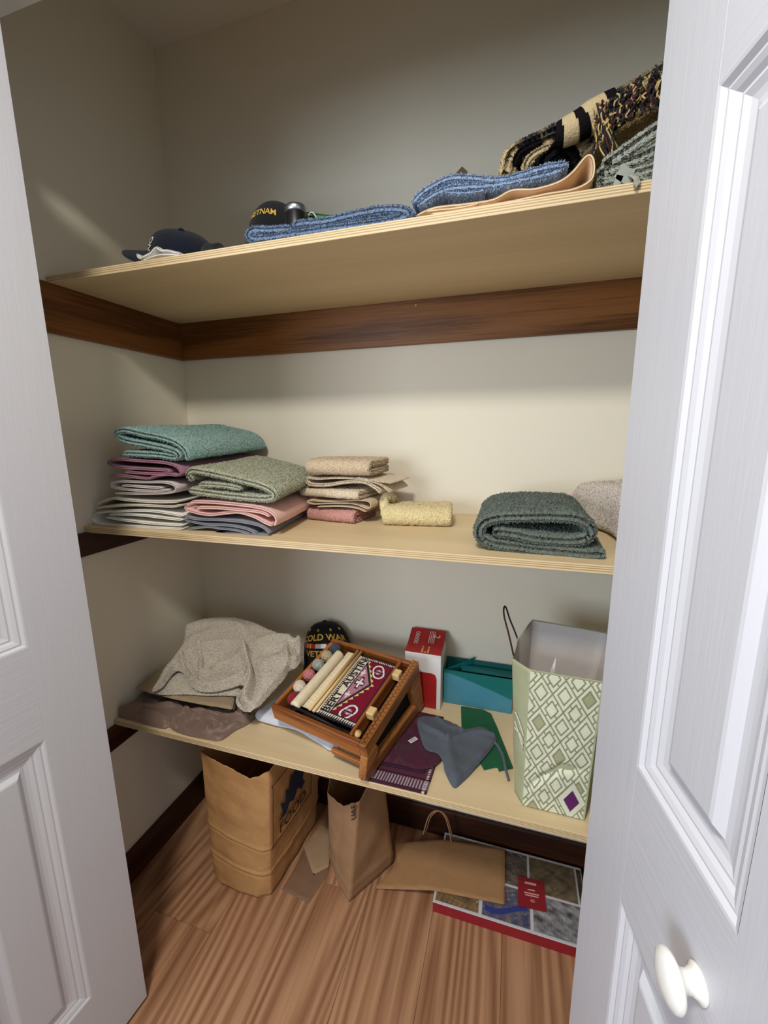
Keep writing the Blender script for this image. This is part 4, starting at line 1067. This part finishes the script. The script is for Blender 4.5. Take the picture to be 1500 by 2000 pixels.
prt_kraft = mat('printed_gift_paper', rough=0.55, spec=0.3, attr='print', noise=(30, 0.04, (1,1,1)), bump=[('noise', 24, 0.4, 0.006, (1,1,1))])
A_ = lambda c_: np.array(lin(c_)[:3])
def plum(U, V):
    C = np.tile(A_((82,46,60)), (len(U), 1))
    C[(np.abs(U*6 % 1) < 0.5) & (np.abs(V*5 % 1) < 0.5)] = A_((90,53,67))
    C[(V < 0.13) & (V > 0.03) & ((U*22) % 1 < 0.5)] = A_((164,140,146)); C[(V < 0.13) & (V > 0.03) & ((U*22) % 1 >= 0.5)] = A_((72,50,66))
    C[(V < 0.03)] = A_((64,36,48)); C[(U > 0.93) & (U < 0.965) & ((V*34) % 1 < 0.55)] = A_((190,178,172))
    C[(V > 0.13) & (V < 0.15)] = A_((58,28,46))
    return C
o = printed_slab('place_mat', [(0.752,-0.4025),(0.908,-0.4015),(0.925,-0.150),(0.786,-0.145)], ZL+0.0003, ZL+0.004, plum, 130, 90, prt_cloth); tag(o, 'plum place mat with striped woven border, lowest under the loom', 'place mat', 'plum place mats')
o = printed_slab('place_mat', [(0.764,-0.352),(0.893,-0.350),(0.905,-0.140),(0.790,-0.135)], ZL+0.0042, ZL+0.008, lambda U, V: np.where(((U > 0.95) | (V < 0.04))[:, None], A_((60,34,46)), plum(U*0.9, V*0.8+0.2)), 110, 90, prt_cloth); tag(o, 'plain plum place mat lying on the striped one', 'place mat', 'plum place mats')
cc = at(772, 1448, z=ZL+0.012); cc = np.array([0.866, -0.285, 0])
parts = [lathe_vf([(0.0005, 0), (0.060, 0), (0.061, 0.003), (0.060, 0.005), (0.0005, 0.0055)], 48)]
for r_ in np.arange(0.010, 0.060, 0.0052):
    t = np.linspace(0, 2*math.pi, 49); parts.append(tube_vf(np.c_[r_*np.cos(t), r_*np.sin(t), 0*t+0.0052], 0.0023, 6, caps=False))
V, F = merge(parts); o = link('coiled_coaster', V, F, cotton('plum_cord', (74,28,48)), None, True, (cc[0], cc[1], ZL+0.0084)); tag(o, 'round plum coiled trivet with a white tag on the place mats', 'trivet')
tg = at(*C6(1150, 955), z=ZL+0.018)
tagp = box('paper_tag', -0.006, 0.006, -0.012, 0.012, 0.0078, 0.0084, plain('white_tag_paper', (222,220,216), 0.6), o)
off = np.array([tg[0]-cc[0], tg[1]-cc[1]]); tagp.location = (off[0], off[1], 0.0008); tagp.rotation_euler = (0, 0, math.radians(-35))
for k in range(3): box('tag_line', -0.004+0.003*k, -0.003+0.003*k, -0.009, 0.009, 0.0084, 0.0086, plain('tag_ink', (50,48,50), 0.7), tagp)
gp = cotton('slate_nylon', (84,90,100), 0.04)
PP = px_poly([(388,672),(420,642),(520,652),(620,690),(640,715),(740,702),(828,742),(822,790),(740,890),(640,985),(602,1012),(575,985),(545,925),(505,855),(440,832),(410,770)], C7, z=ZL+0.014)
rp = lambda pts, h, w_: (px_poly(pts, C7, z=ZL+0.016), h, w_)
o = drape('drawstring_pouch', PP, lambda x, y: ZL+0.021+0.003*wob(np.c_[x, y], 9, 5)+0.003*crumple(np.c_[x, y], 13, 4), lambda x, y: ZL+0.0005+np.maximum(np.where(x < 0.935, 0.0175, 0.0), 0.009*np.clip((y+0.335)/0.03, 0, 1)), 0.003, gp, r=0.003,
    ridges=[rp([(400,680),(440,710),(500,735),(560,775)], 0.012, 0.006), rp([(500,650),(560,700),(640,720)], 0.008, 0.006), rp([(560,780),(640,755),(730,735),(820,745)], 0.009, 0.005), rp([(480,690),(600,720)], -0.006, 0.010), rp([(560,800),(600,960)], 0.006, 0.012), rp([(640,860),(760,790)], -0.005, 0.016)])
tag(o, 'slate grey drawstring pouch lying between the place mats and green felt', 'pouch')
P = np.array([[*at(*C7(x, y), z=ZL+z_)[:2], ZL+z_] for x, y, z_ in ((822,775,0.018),(850,810,0.012),(875,865,0.010),(888,930,0.0085),(905,992,0.0045))])
tube('drawstring', resample(catmull(P, 8), 0.004), 0.0034, gp, o, 8)
GP = px_poly([(635,572),(760,580),(806,615),(840,690),(932,922),(850,940),(840,915),(765,932),(720,850),(640,740)], C7, z=ZL+0.004)
GP[:, 1] = np.minimum(GP[:, 1], -0.068)
o = drape('green_felt', GP, lambda x, y: ZL+0.005+0.0008*wob(np.c_[x, y], 10, 4), const(ZL+0.0004), 0.004, cotton('bottle_green_felt', (18,86,52), 0.08), r=0.004, smooth_poly=False)
tag(o, 'bottle green felt cloth lying on the low shelf behind the pouch', 'cloth')

# ------------------------------------------------------------------ boxes on the low shelf
def printed_wall(name, O, U, W, nu, nv, colorfn, material, parent, off=0.0):
    O = np.array(O, float); U = np.array(U, float); W = np.array(W, float)
    a, b_ = np.meshgrid(np.linspace(0, 1, nu), np.linspace(0, 1, nv), indexing='ij'); a = a.ravel(); b_ = b_.ravel()
    o = link(name, O+a[:, None]*U+b_[:, None]*W, grid_faces(nu, nv), material, parent, False)
    colorize(o, colorfn(a, b_)); return o
bx0, bx1, by0, by1, bz1 = 0.783, 0.889, -0.104, -0.012, ZL+0.172
rb = empty('red_carton', ((bx0+bx1)/2, (by0+by1)/2, ZL)); tag(rb, 'tall red and white carton standing against the back wall behind the loom', 'box')
lx, ly = (bx1-bx0)/2, (by1-by0)/2; hz = bz1-ZL
whb = plain('white_carton', (224,220,216), 0.5); redb = plain('red_carton', (164,34,34), 0.45); ink = plain('white_print', (226,214,206), 0.5)
box('carton', -lx, lx, -ly, ly, 0, hz, whb, rb, b=0.0012)
# slightly raised red lid
V = []; ns = 9
for i in range(ns):
    t = i/(ns-1); y = -ly+2*ly*t; z = hz+0.0008+0.030*t**1.4
    V += [(-lx, y, z), (lx, y, z)]
Fv = [(2*i, 2*i+1, 2*i+3, 2*i+2) for i in range(ns-1)]
lid = link('lid_flap', V, Fv, redb, rb, False); md = lid.modifiers.new('thickness', 'SOLIDIFY'); md.thickness = 0.0014; md.offset = 1
lz = lambda y: hz+0.0032+0.030*((y+ly)/(2*ly))**1.4
text_on('lettering', '2', 0.028, lambda u, v: (0.028+v, 0.022-u, lz(min(max(0.022-u, -ly), ly))), ink, lid)
text_on('lettering', '00000', 0.018, lambda u, v: (-0.030+v, 0.010-u, lz(min(max(0.010-u, -ly), ly))), ink, lid)
text_on('lettering', 'i.i', 0.040, lambda u, v: (0.005+u, -0.032+v, lz(min(max(-0.032+v, -ly), ly))), plain('gold_print', (196,150,90), 0.4), lid, bold=0.001)
for k in range(4): box('print_line', 0.008+0.005*k, 0.0095+0.005*k, -0.01, 0.034, 0, 0.0004, ink, lid)
for ob in [c_ for c_ in lid.children if c_.name.startswith('print_line')]:
    ob.location = (0, 0, lz(0.012)+0.0004); ob.rotation_euler = (math.atan(0.030*1.4/(2*ly)), 0, 0)
def red_panel(poly, nm='red_panel'):
    V, F = prism_vf(poly, 0, 0.0006); ob = fix_normals(link(nm, V, F, redb, rb, False)); return ob
rr = [(x, z) for x, z in ((-lx+0.002, 0.002), (lx*0.78, 0.002), (lx*0.78, hz-0.075), (lx*0.70, hz-0.062), (lx*0.5, hz-0.058), (-lx+0.002, hz-0.058))]
ob = red_panel(rr); ob.rotation_euler = (math.pi/2, 0, 0); ob.location = (0, -ly-0.0001, 0)
# teal tray box
tb = empty('teal_box', (0.990, -0.035, ZL)); tag(tb, 'open teal carton with two-tone front beside the gift bag', 'box')
tl, tw_, thh = 0.098, 0.028, 0.108
def teal(u, v):
    C = np.tile(A_((70,132,150)), (len(u), 1)); C[v > 0.92-0.52*u**1.3] = A_((18,104,100)); return C
tealm = plain('teal_inner_card', (16,92,92), 0.6)
box('base_card', -tl, tl, -tw_, tw_, 0, 0.002, tealm, tb)
box('back_card', -tl, tl, tw_-0.002, tw_, 0.002, thh+0.012, tealm, tb)
for s in (-1, 1): box('side_card', s*tl-(0.002 if s > 0 else 0), s*tl+(0.002 if s < 0 else 0), -tw_+0.002, tw_-0.002, 0.002, thh, tealm, tb)
box('front_card', -tl, tl, -tw_, -tw_+0.002, 0.002, thh, tealm, tb)
printed_wall('front_print', (-tl, -tw_-0.0004, 0.001), (2*tl, 0, 0), (0, 0, thh-0.001), 60, 40, teal, prt_paper, tb)
V = [(-tl, -tw_, thh), (-tl+0.085, tw_-0.006, thh+0.026), (-tl+0.075, tw_-0.004, thh-0.004)]; V += [(x, y+0.0015, z-0.002) for x, y, z in V]
link('corner_flap', V, [(0, 1, 2), (5, 4, 3), (0, 3, 4, 1), (1, 4, 5, 2), (2, 5, 3, 0)], plain('teal_outer_card', (24,112,112), 0.55), tb, False)
V = [(-tl+0.04, tw_-0.012, thh+0.001), (tl, tw_-0.012, thh+0.001), (tl, -tw_+0.006, thh+0.0035), (-tl+0.05, -tw_+0.020, thh-0.006)]; V += [(x, y, z-0.0015) for x, y, z in V]
link('top_flap', V, [(0, 1, 2, 3), (7, 6, 5, 4), (0, 4, 5, 1), (1, 5, 6, 2), (2, 6, 7, 3), (3, 7, 4, 0)], tealm, tb, False)

# ------------------------------------------------------------------ gift bag
def loft(loop0, loop1, n_edge, n_up, crump=0.0, seed=1, bulge=0.0, closed=True, mid=None):
    """loops: lists of (x,y,z); faces between them, finely divided"""
    a = np.array(loop0, float); b_ = np.array(loop1, float); k = len(a); A0 = []; B0 = []; E = []
    for i in range(k if closed else k-1):
        j = (i+1) % k
        for t in np.linspace(0, 1, n_edge, endpoint=False):
            A0.append(a[i]+(a[j]-a[i])*t); B0.append(b_[i]+(b_[j]-b_[i])*t); E.append(math.sin(math.pi*t))
    if not closed: A0.append(a[-1]); B0.append(b_[-1]); E.append(0)
    A0 = np.array(A0); B0 = np.array(B0); E = np.array(E); n = len(A0); V = []
    cen = a.mean(0)
    for h in np.linspace(0, 1, n_up):
        P = A0+(B0-A0)*h
        d = P-(cen+(b_.mean(0)-cen)*h); d[:, 2] = 0; d /= np.linalg.norm(d, axis=1)[:, None]+1e-9
        P = P+d*(bulge*E*math.sin(math.pi*h))[:, None]
        if crump: P = P+d*(crump*crumple(P, 9, seed)*(0.35+0.65*E))[:, None]
        V.append(P)
    V = np.concatenate(V); F = []
    for h in range(n_up-1):
        for i in range(n if closed else n-1):
            j = (i+1) % n; F.append((h*n+i, h*n+j, (h+1)*n+j, (h+1)*n+i))
    return V, np.array(F), n
gb = empty('gift_bag', (1.17, -0.27, ZL)); tag(gb, 'pale green gift bag with diamond lattice print and a purple diamond', 'gift bag')
z0 = ZL+0.001
bot = [(1.113,-0.363,z0),(1.098,-0.335,z0),(1.102,-0.275,z0),(1.112,-0.225,z0),(1.250,-0.215,z0),(1.262,-0.280,z0),(1.238,-0.364,z0)]
tz = 0.858
top_ = [(1.112,-0.360,tz),(1.078,-0.318,tz-0.004),(1.088,-0.255,tz+0.012),(1.122,-0.197,tz+0.036),(1.285,-0.190,tz+0.022),(1.296,-0.272,tz+0.010),(1.250,-0.362,tz-0.002)]
loc = np.array(gb.location)
sub = lambda L_: [tuple(np.array(q)-loc) for q in L_]
V, F, n = loft(sub(bot), sub(top_), 14, 40, 0.004, 3, 0.003)
ob = link('paper_wall', V, F, paper('sage_gift_paper', (168,172,138), 0.04, 0.3), gb, True)
md = ob.modifiers.new('thickness', 'SOLIDIFY'); md.thickness = 0.0012; md.offset = -1
inn = sub(top_)
# pale grey inner liner seen over the front rim
V, F, n = loft([tuple(np.array(q)*np.array((0.93, 0.93, 1))+np.array((0, 0, 0.12-q[2]))) for q in sub(bot)], [tuple(np.array((q[0]*0.972, q[1]*0.972, q[2]-0.0015))) for q in inn], 10, 20, 0.002, 5)
ob = link('inner_liner', V, F, paper('grey_white_liner', (196,190,186), 0.03, 0.25), gb)
V, F = prism_vf([(q[0], q[1]) for q in sub(bot)][::-1], 0.002, 0.004); fix_normals(link('bag_base', V, F, paper('bag_base_card', (150,150,124)), gb, False))
# printed front face, following the crumpled wall a hair in front of it
NU, NV = 110, 260
a_, b_ = np.meshgrid(np.linspace(0, 1, NU), np.linspace(0, 1, NV), indexing='ij'); a_ = a_.ravel(); b_ = b_.ravel()
B0, B1 = np.array((1.1135,-0.3660,z0+0.001)), np.array((1.2365,-0.3670,z0+0.001)); T0, T1 = np.array((1.1125,-0.3640,tz-0.001)), np.array((1.2485,-0.3655,tz-0.003))
P = ((1-a_)*(1-b_))[:, None]*B0+(a_*(1-b_))[:, None]*B1+((1-a_)*b_)[:, None]*T0+(a_*b_)[:, None]*T1
dent = -0.004*np.sin(math.pi*a_)*np.sin(math.pi*b_)+0.0035*crumple(np.c_[a_*0.13, b_*0.32], 9, 21)*np.sin(math.pi*b_)*np.minimum(1, 6*np.minimum(a_, 1-a_))
crs = np.abs((b_-0.13)-0.42*np.minimum(a_, 0.55))
dent += 0.010*np.exp(-(crs/0.035)**2)*np.sin(math.pi*np.clip(a_*1.05, 0, 1))
P[:, 1] += dent-0.004
cells_u, cells_v = 3.0, 7.4
def gift(u, v):
    C = np.tile(A_((216,220,194)), (len(u), 1))
    ln = A_((134,134,106))
    s = u*cells_u+v*cells_v*0.62; t = u*cells_u-v*cells_v*0.62
    fs, ft = s % 1, t % 1; i, j = np.floor(s).astype(int), np.floor(t).astype(int)
    dm = np.minimum(np.minimum(fs, 1-fs), np.minimum(ft, 1-ft))
    odd = (i+j) % 2 == 0
    inner = np.minimum(np.minimum(fs-0.22, 0.78-fs), np.minimum(ft-0.22, 0.78-ft))
    C[(inner > 0) & odd & (i % 3 == 0)] = A_((164,166,130))
    C[np.abs(inner) < 0.040] = ln
    C[dm < 0.040] = ln
    off_ = np.minimum(np.abs(fs-0.5), np.abs(ft-0.5))
    C[(off_ < 0.035) & ~odd & (inner < -0.02)] = ln
    # purple diamond in a pale frame
    d = np.abs(u-0.76)/0.125+np.abs(v-0.122)/0.085
    C[d < 1.75] = A_((214,218,196)); C[(d > 1.72) & (d < 1.88)] = ln; C[d < 1.0] = A_((92,34,92))
    C[u > 0.965] = A_((170,176,140))
    return C
ob = link('printed_front', P-loc, grid_faces(NU, NV), prt_kraft, gb); colorize(ob, gift(a_, b_))
md = ob.modifiers.new('thickness', 'SOLIDIFY'); md.thickness = 0.0008; md.offset = -1
scr = plain('white_script_print', (214,214,206), 0.5)
for pts in (((1002,1408),(1008,1420),(1015,1432),(1022,1448)), ((1003,1420),(1010,1424),(1016,1426),(1023,1440)), ((1003,1390),(1012,1404),(1022,1424))):
    Pq = np.array([at(x, y, y=-0.345) for x, y in pts]); Pq[:, 1] = -0.345; n_ = np.array((-0.78, -0.62, 0.0))
    t_ = np.linspace(0, 1, len(Pq)); Pq = np.array([(1.0925+0.0185*t-0.004, -0.341-0.023*t-0.003, p_[2]) for t, p_ in zip(t_, Pq)])
    tube('script_print', resample(catmull(Pq, 6), 0.003)-loc, 0.0012, scr, gb, 5)
hp = np.array([(p_[0], -0.31+0.012*i, p_[2]) for i, p_ in enumerate([at(x, y, y=-0.31+0.012*i) for i, (x, y) in enumerate(((1003,1280),(994,1240),(985,1205),(984,1188),(988,1186),(996,1210),(1005,1232),(1014,1256)))])])
tube('handle', resample(catmull(hp, 8), 0.004)-loc, 0.0019, plain('dark_plum_cord', (52,24,34), 0.7), gb, 8)
# card inside
tcp = [at(x, y, y=-0.33) for x, y in ((1072,1318),(1086,1284),(1083,1318))]
V = [np.array((p_[0], -0.33, p_[2]))-loc for p_ in tcp]+[np.array((p_[0], -0.328, p_[2]))-loc for p_ in tcp]
V += [V[0]+np.array((0, 0, -0.1)), V[2]+np.array((0, 0, -0.1)), V[3]+np.array((0, 0, -0.1)), V[5]+np.array((0, 0, -0.1))]
F = [(0, 1, 2), (5, 4, 3), (0, 3, 4, 1), (1, 4, 5, 2), (0, 2, 7, 6), (3, 8, 9, 5)]
o = fix_normals(link('folded_card', V, F, paper('white_card', (222,218,214), 0.02, 0.1), None, False)); o.location = loc; tag(o, 'white folded card poking up inside the gift bag', 'card')

# ------------------------------------------------------------------ FLOOR
kraft = paper('kraft_paper', (184,140,92), 0.06, 0.5); kraft_d = paper('kraft_paper_dull', (150,116,84), 0.05, 0.3); kraft_in = paper('kraft_inside', (120,88,58), 0.05, 0.3)
def paper_bag(name, label, bot, top, ne, nu, crump, seed, material, folds=()):
    c_ = np.mean(np.array(bot), 0); e = empty(name, (c_[0], c_[1], 0.0)); tag(e, label, 'paper bag')
    loc = np.array(e.location); lb = [np.array(q)-loc for q in bot]; lt_ = [np.array(q)-loc for q in top]
    V, F, n = loft(lb, lt_, ne, nu, crump, seed, 0.004)
    H = V[:, 2]
    cen = np.mean(np.array(lb), 0)
    d = V-cen; d[:, 2] = 0; d /= np.linalg.norm(d, axis=1)[:, None]+1e-9
    for (zf, amp, wdt, tilt) in folds:
        V = V+d*(amp*np.exp(-((H-zf-tilt*(V[:, 0]))/wdt)**2))[:, None]
    # bottom corners rounded under
    V = V-d*(0.012*np.clip(1-H/0.02, 0, 1)**2)[:, None]
    # ragged rim
    rim = np.arange(len(V)-n, len(V)); V[rim, 2] += 0.004*crumple(V[rim], 30, seed+3)
    o = link('paper_wall', V, F, material, e); md = o.modifiers.new('thickness', 'SOLIDIFY'); md.thickness = 0.001; md.offset = -1
    Vb, Fb = prism_vf([(q[0]*0.93, q[1]*0.93) for q in lb], 0.0008, 0.003); fix_normals(link('bag_base', Vb, Fb, material, e, False))
    return e, loc
bb = [(0.243,-0.345,0.001),(0.275,-0.362,0.001),(0.405,-0.366,0.001),(0.440,-0.345,0.001),(0.462,-0.10,0.001),(0.455,-0.075,0.001),(0.262,-0.070,0.001)]
bt = [(0.243,-0.350,0.446),(0.300,-0.358,0.440),(0.412,-0.362,0.412),(0.468,-0.352,0.440),(0.492,-0.10,0.470),(0.488,-0.065,0.470),(0.262,-0.060,0.462)]
e, loc = paper_bag('grocery_bag', 'tall brown paper grocery bag with a blue animal print beside the left wall', bb, bt, 16, 120, 0.006, 14, kraft, folds=[(0.195, 0.004, 0.0035, -0.15), (0.188, -0.003, 0.004, -0.15), (0.105, 0.005, 0.0045, -0.1), (0.095, -0.004, 0.006, -0.1)])
# printed emblem on the wide right face: rounded frame, blue animal, word
def face_fn(y, z, off=0.0045):
    t = (z-0.001)/0.445; f = (y+0.345)/(0.245)
    xb_ = 0.440+0.022*f; xt = 0.468+0.024*f
    return np.array((xb_+(xt-xb_)*t+off+0.004, y, z))-loc
navy_ink = plain('navy_print', (34,42,66), 0.7); brown_ink = plain('dark_brown_print', (70,42,36), 0.7)
fr = [(-0.335,0.185),(-0.345,0.20),(-0.345,0.375),(-0.335,0.39),(-0.16,0.39),(-0.15,0.375),(-0.15,0.20),(-0.16,0.185)]
Pf = [face_fn(y, z) for y, z in catmull(fr, 3, True)]; Pf.append(Pf[0]); tube('print_frame', np.array(Pf), 0.0011, brown_ink, e, 5)
lion = [(-0.32,0.245),(-0.30,0.262),(-0.312,0.30),(-0.29,0.285),(-0.285,0.325),(-0.27,0.305),(-0.262,0.352),(-0.24,0.335),(-0.225,0.378),(-0.20,0.350),(-0.18,0.355),(-0.172,0.325),(-0.19,0.312),(-0.20,0.285),(-0.185,0.262),(-0.205,0.25),(-0.225,0.275),(-0.245,0.25),(-0.268,0.262),(-0.285,0.24)]
link('animal_print', [face_fn(y, z, 0.005) for y, z in lion], [tuple(range(len(lion)))], navy_ink, e, False)
text_on('lettering', 'FOOD', 0.048, lambda u, v: face_fn(-0.248+u, 0.214+v, 0.005), brown_ink, e, bold=0.001)

bb2 = [(0.664,-0.300,0.001),(0.604,-0.250,0.001),(0.560,-0.195,0.001),(0.640,-0.075,0.001),(0.700,-0.090,0.001),(0.760,-0.152,0.001)]
bt2 = [(0.690,-0.262,0.322),(0.640,-0.254,0.286),(0.585,-0.240,0.300),(0.570,-0.130,0.385),(0.690,-0.110,0.385),(0.728,-0.170,0.385)]
e, loc2 = paper_bag('lunch_bag', 'narrow brown paper bag with an open top between the grocery bag and flat kraft bag', bb2, bt2, 12, 36, 0.005, 25, kraft_d, folds=[(0.05, 0.004, 0.006, 0.0)])
def f2(u, v):
    a = np.array((0.668,-0.2625,0.285)); d = np.array((0.690-0.640, -0.262+0.254, 0.036)); d /= np.linalg.norm(d)
    up = np.array((0.05, -0.10, 0.99))*-1; return a-loc2+d*u+np.array((0.0, 0.03, 1.0))*v+np.array((0, -0.0075, 0))
text_on('lettering', 'UAF', 0.026, lambda u, v: f2(0.012-v, u), plain('dark_print', (52,40,40), 0.7), e, bold=0.0006)

def flat_poly(name, label, pts, z0, z1, material, group=None, cat='paper bag'):
    o = drape(name, np.array(pts), lambda x, y: z1+0.0012*wob(np.c_[x, y], 9, 6), const(z0), 0.006, material, r=0.002, smooth_poly=False); tag(o, label, cat, group); return o
q = [at(x, y, z=0.004)[:2] for x, y in ((550,1736),(603,1763),(642,1702),(640,1655),(598,1640),(585,1680))]
flat_poly('flattened_bag', 'dark brown flattened paper bag lying on the floor behind the grocery bag', q, 0.0004, 0.005, paper('flat_kraft_dark', (128,98,76), 0.06, 0.3), 'flattened bags on the floor')
q = [at(x, y, z=0.010)[:2] for x, y in ((592,1650),(612,1708),(642,1692),(648,1630),(630,1605))]
flat_poly('flattened_bag', 'pale brown flattened paper bag tucked against the narrow open bag', q, 0.0065, 0.0105, paper('flat_kraft_pale', (162,134,104), 0.06, 0.3), 'flattened bags on the floor')

# puzzle box with a photo collage lid
PX0, PX1, PY0, PY1, PH = 0.900, 1.312, -0.245, -0.026, 0.034
pb = empty('puzzle_box', ((PX0+PX1)/2, (PY0+PY1)/2, 0)); tag(pb, 'flat puzzle box with a photo collage lid and red sides', 'box')
hx, hy = (PX1-PX0)/2, (PY1-PY0)/2
box('box_body', -hx, hx, -hy, hy, 0.0003, PH-0.001, plain('red_box_side', (142,32,40), 0.45), pb, b=0.001)
rsn = np.random.RandomState(8)
def fbm(u, v, f, seed): return wob(np.c_[u, v], f, seed)*0.5+wob(np.c_[u, v], f*2.3, seed+1)*0.3+wob(np.c_[u, v], f*5, seed+2)*0.2
def collage(u, v):
    C = np.tile(A_((196,196,200)), (len(u), 1))
    pics = [(0.012, 0.305, 0.03, 0.47, ((150,120,80), (70,60,48), (196,180,130)), 3), (0.325, 0.635, 0.03, 0.47, ((120,112,104), (44,54,104), (170,160,140)), 5), (0.655, 0.99, 0.03, 0.47, ((160,160,164), (60,58,60), (196,198,204)), 9),
            (0.012, 0.42, 0.50, 0.97, ((130,110,84), (70,62,50), (170,150,120)), 13), (0.44, 0.625, 0.50, 0.97, ((120,106,92), (60,52,46), (170,160,146)), 17), (0.64, 0.95, 0.50, 0.97, ((128,112,86), (76,64,48), (166,154,126)), 21), (0.965, 0.995, 0.5, 0.97, ((90,76,64), (50,44, 40), (120,104,90)), 25)]
    for (u0, u1, v0, v1, cs, sd) in pics:
        k = (u > u0) & (u < u1) & (v > v0) & (v < v1)
        if not k.any(): continue
        a = (u[k]-u0)/(u1-u0); b2 = (v[k]-v0)/(v1-v0)
        n_ = np.clip(0.5+0.8*fbm(a*(u1-u0)*3, b2*0.8, 3.2, sd), 0, 1)[:, None]
        base = A_(cs[0])*(1-n_)+A_(cs[1])*n_
        hi_ = (fbm(a*(u1-u0)*3, b2*0.8, 7, sd+40) > 0.62)[:, None]
        C[k] = np.where(hi_, A_(cs[2]), base)
    C[(u > 0.34) & (u < 0.62) & (np.abs(v-0.20-0.08*np.sin(u*12)) < 0.035)] = A_((46,56,128))
    return C
printed_slab('lid_picture', [(-hx, -hy), (hx, -hy), (hx, hy), (-hx, hy)], PH-0.0009, PH, collage, 260, 140, prt_paper, pb)
# red card
q = [at(x, y, z=PH+0.003) for x, y in ((1011,1768),(1068,1781),(1062,1722),(1012,1710))]
rc = np.mean(q, 0)
V = [(p_[0]-rc[0], p_[1]-rc[1], 0) for p_ in q]+[(p_[0]-rc[0], p_[1]-rc[1], 0.0022) for p_ in q]
ob = fix_normals(link('red_card', V, [(3, 2, 1, 0), (4, 5, 6, 7), (0, 1, 5, 4), (1, 2, 6, 5), (2, 3, 7, 6), (3, 0, 4, 7)], plain('deep_red_card', (134,24,34), 0.45), None, False, (rc[0], rc[1], PH+0.0008))); tag(ob, 'small red printed card lying on the photo collage box', 'card')
pale = plain('pale_pink_print', (214,160,156), 0.5)
ca = math.atan2(q[1][1]-q[0][1], q[1][0]-q[0][0]); U_ = np.array((math.cos(ca), math.sin(ca), 0)); W_ = np.array((-math.sin(ca), math.cos(ca), 0))
text_on('lettering', '40', 0.013, flat_fn(W_*-0.022+np.array((0, 0, 0.0026)), U_, W_), pale, ob)
for k, (hw, v) in enumerate(((0.016, 0.026), (0.010, 0.008), (0.020, -0.002), (0.018, -0.008))):
    V, F = box_vf(-hw, hw, -0.0016 if k else -0.003, 0.0016 if k else 0.003, 0.0022, 0.0025); o2 = link('print_line', V, F, pale, ob, False, (W_[0]*v, W_[1]*v, 0)); o2.rotation_euler = (0, 0, ca); fix_normals(o2)

# flat kraft carrier bag with twisted handle, half on the puzzle box
KP = [(0.722,-0.238),(1.094,-0.199),(1.091,-0.036),(0.905,-0.058),(0.745,-0.088),(0.772,-0.155)]
kz = lambda x, y: 0.0065+0.0365*np.clip((x-0.715)/0.18, 0, 1)
o = drape('kraft_carrier', np.array(KP), lambda x, y: kz(x, y)+0.0008*wob(np.c_[x, y], 5, 3), lambda x, y: kz(x, y)-0.005, 0.007, paper('kraft_carrier_paper', (160,122,84), 0.04, 0.25), r=0.0025, smooth_poly=False)
tag(o, 'flat kraft carrier bag with paper handle, resting on the puzzle box', 'paper bag')
hcord = paper('twisted_paper_cord', (172,136,98), 0.05, 0.2)
for dyy, dx_ in ((0.0, 0.0), (0.012, 0.006)):
    pts = [at(x, y, y=-0.062-0.0*k+dyy) for k, (x, y) in enumerate(((826,1650),(829,1620),(838,1594),(853,1583),(868,1594),(877,1620),(881,1655)))]
    P = np.array([(p_[0]+dx_, -0.062+dyy, max(p_[2], 0.0415)) for p_ in pts])
    tube('handle', resample(catmull(P, 8), 0.004), 0.0019, hcord, o, 6)
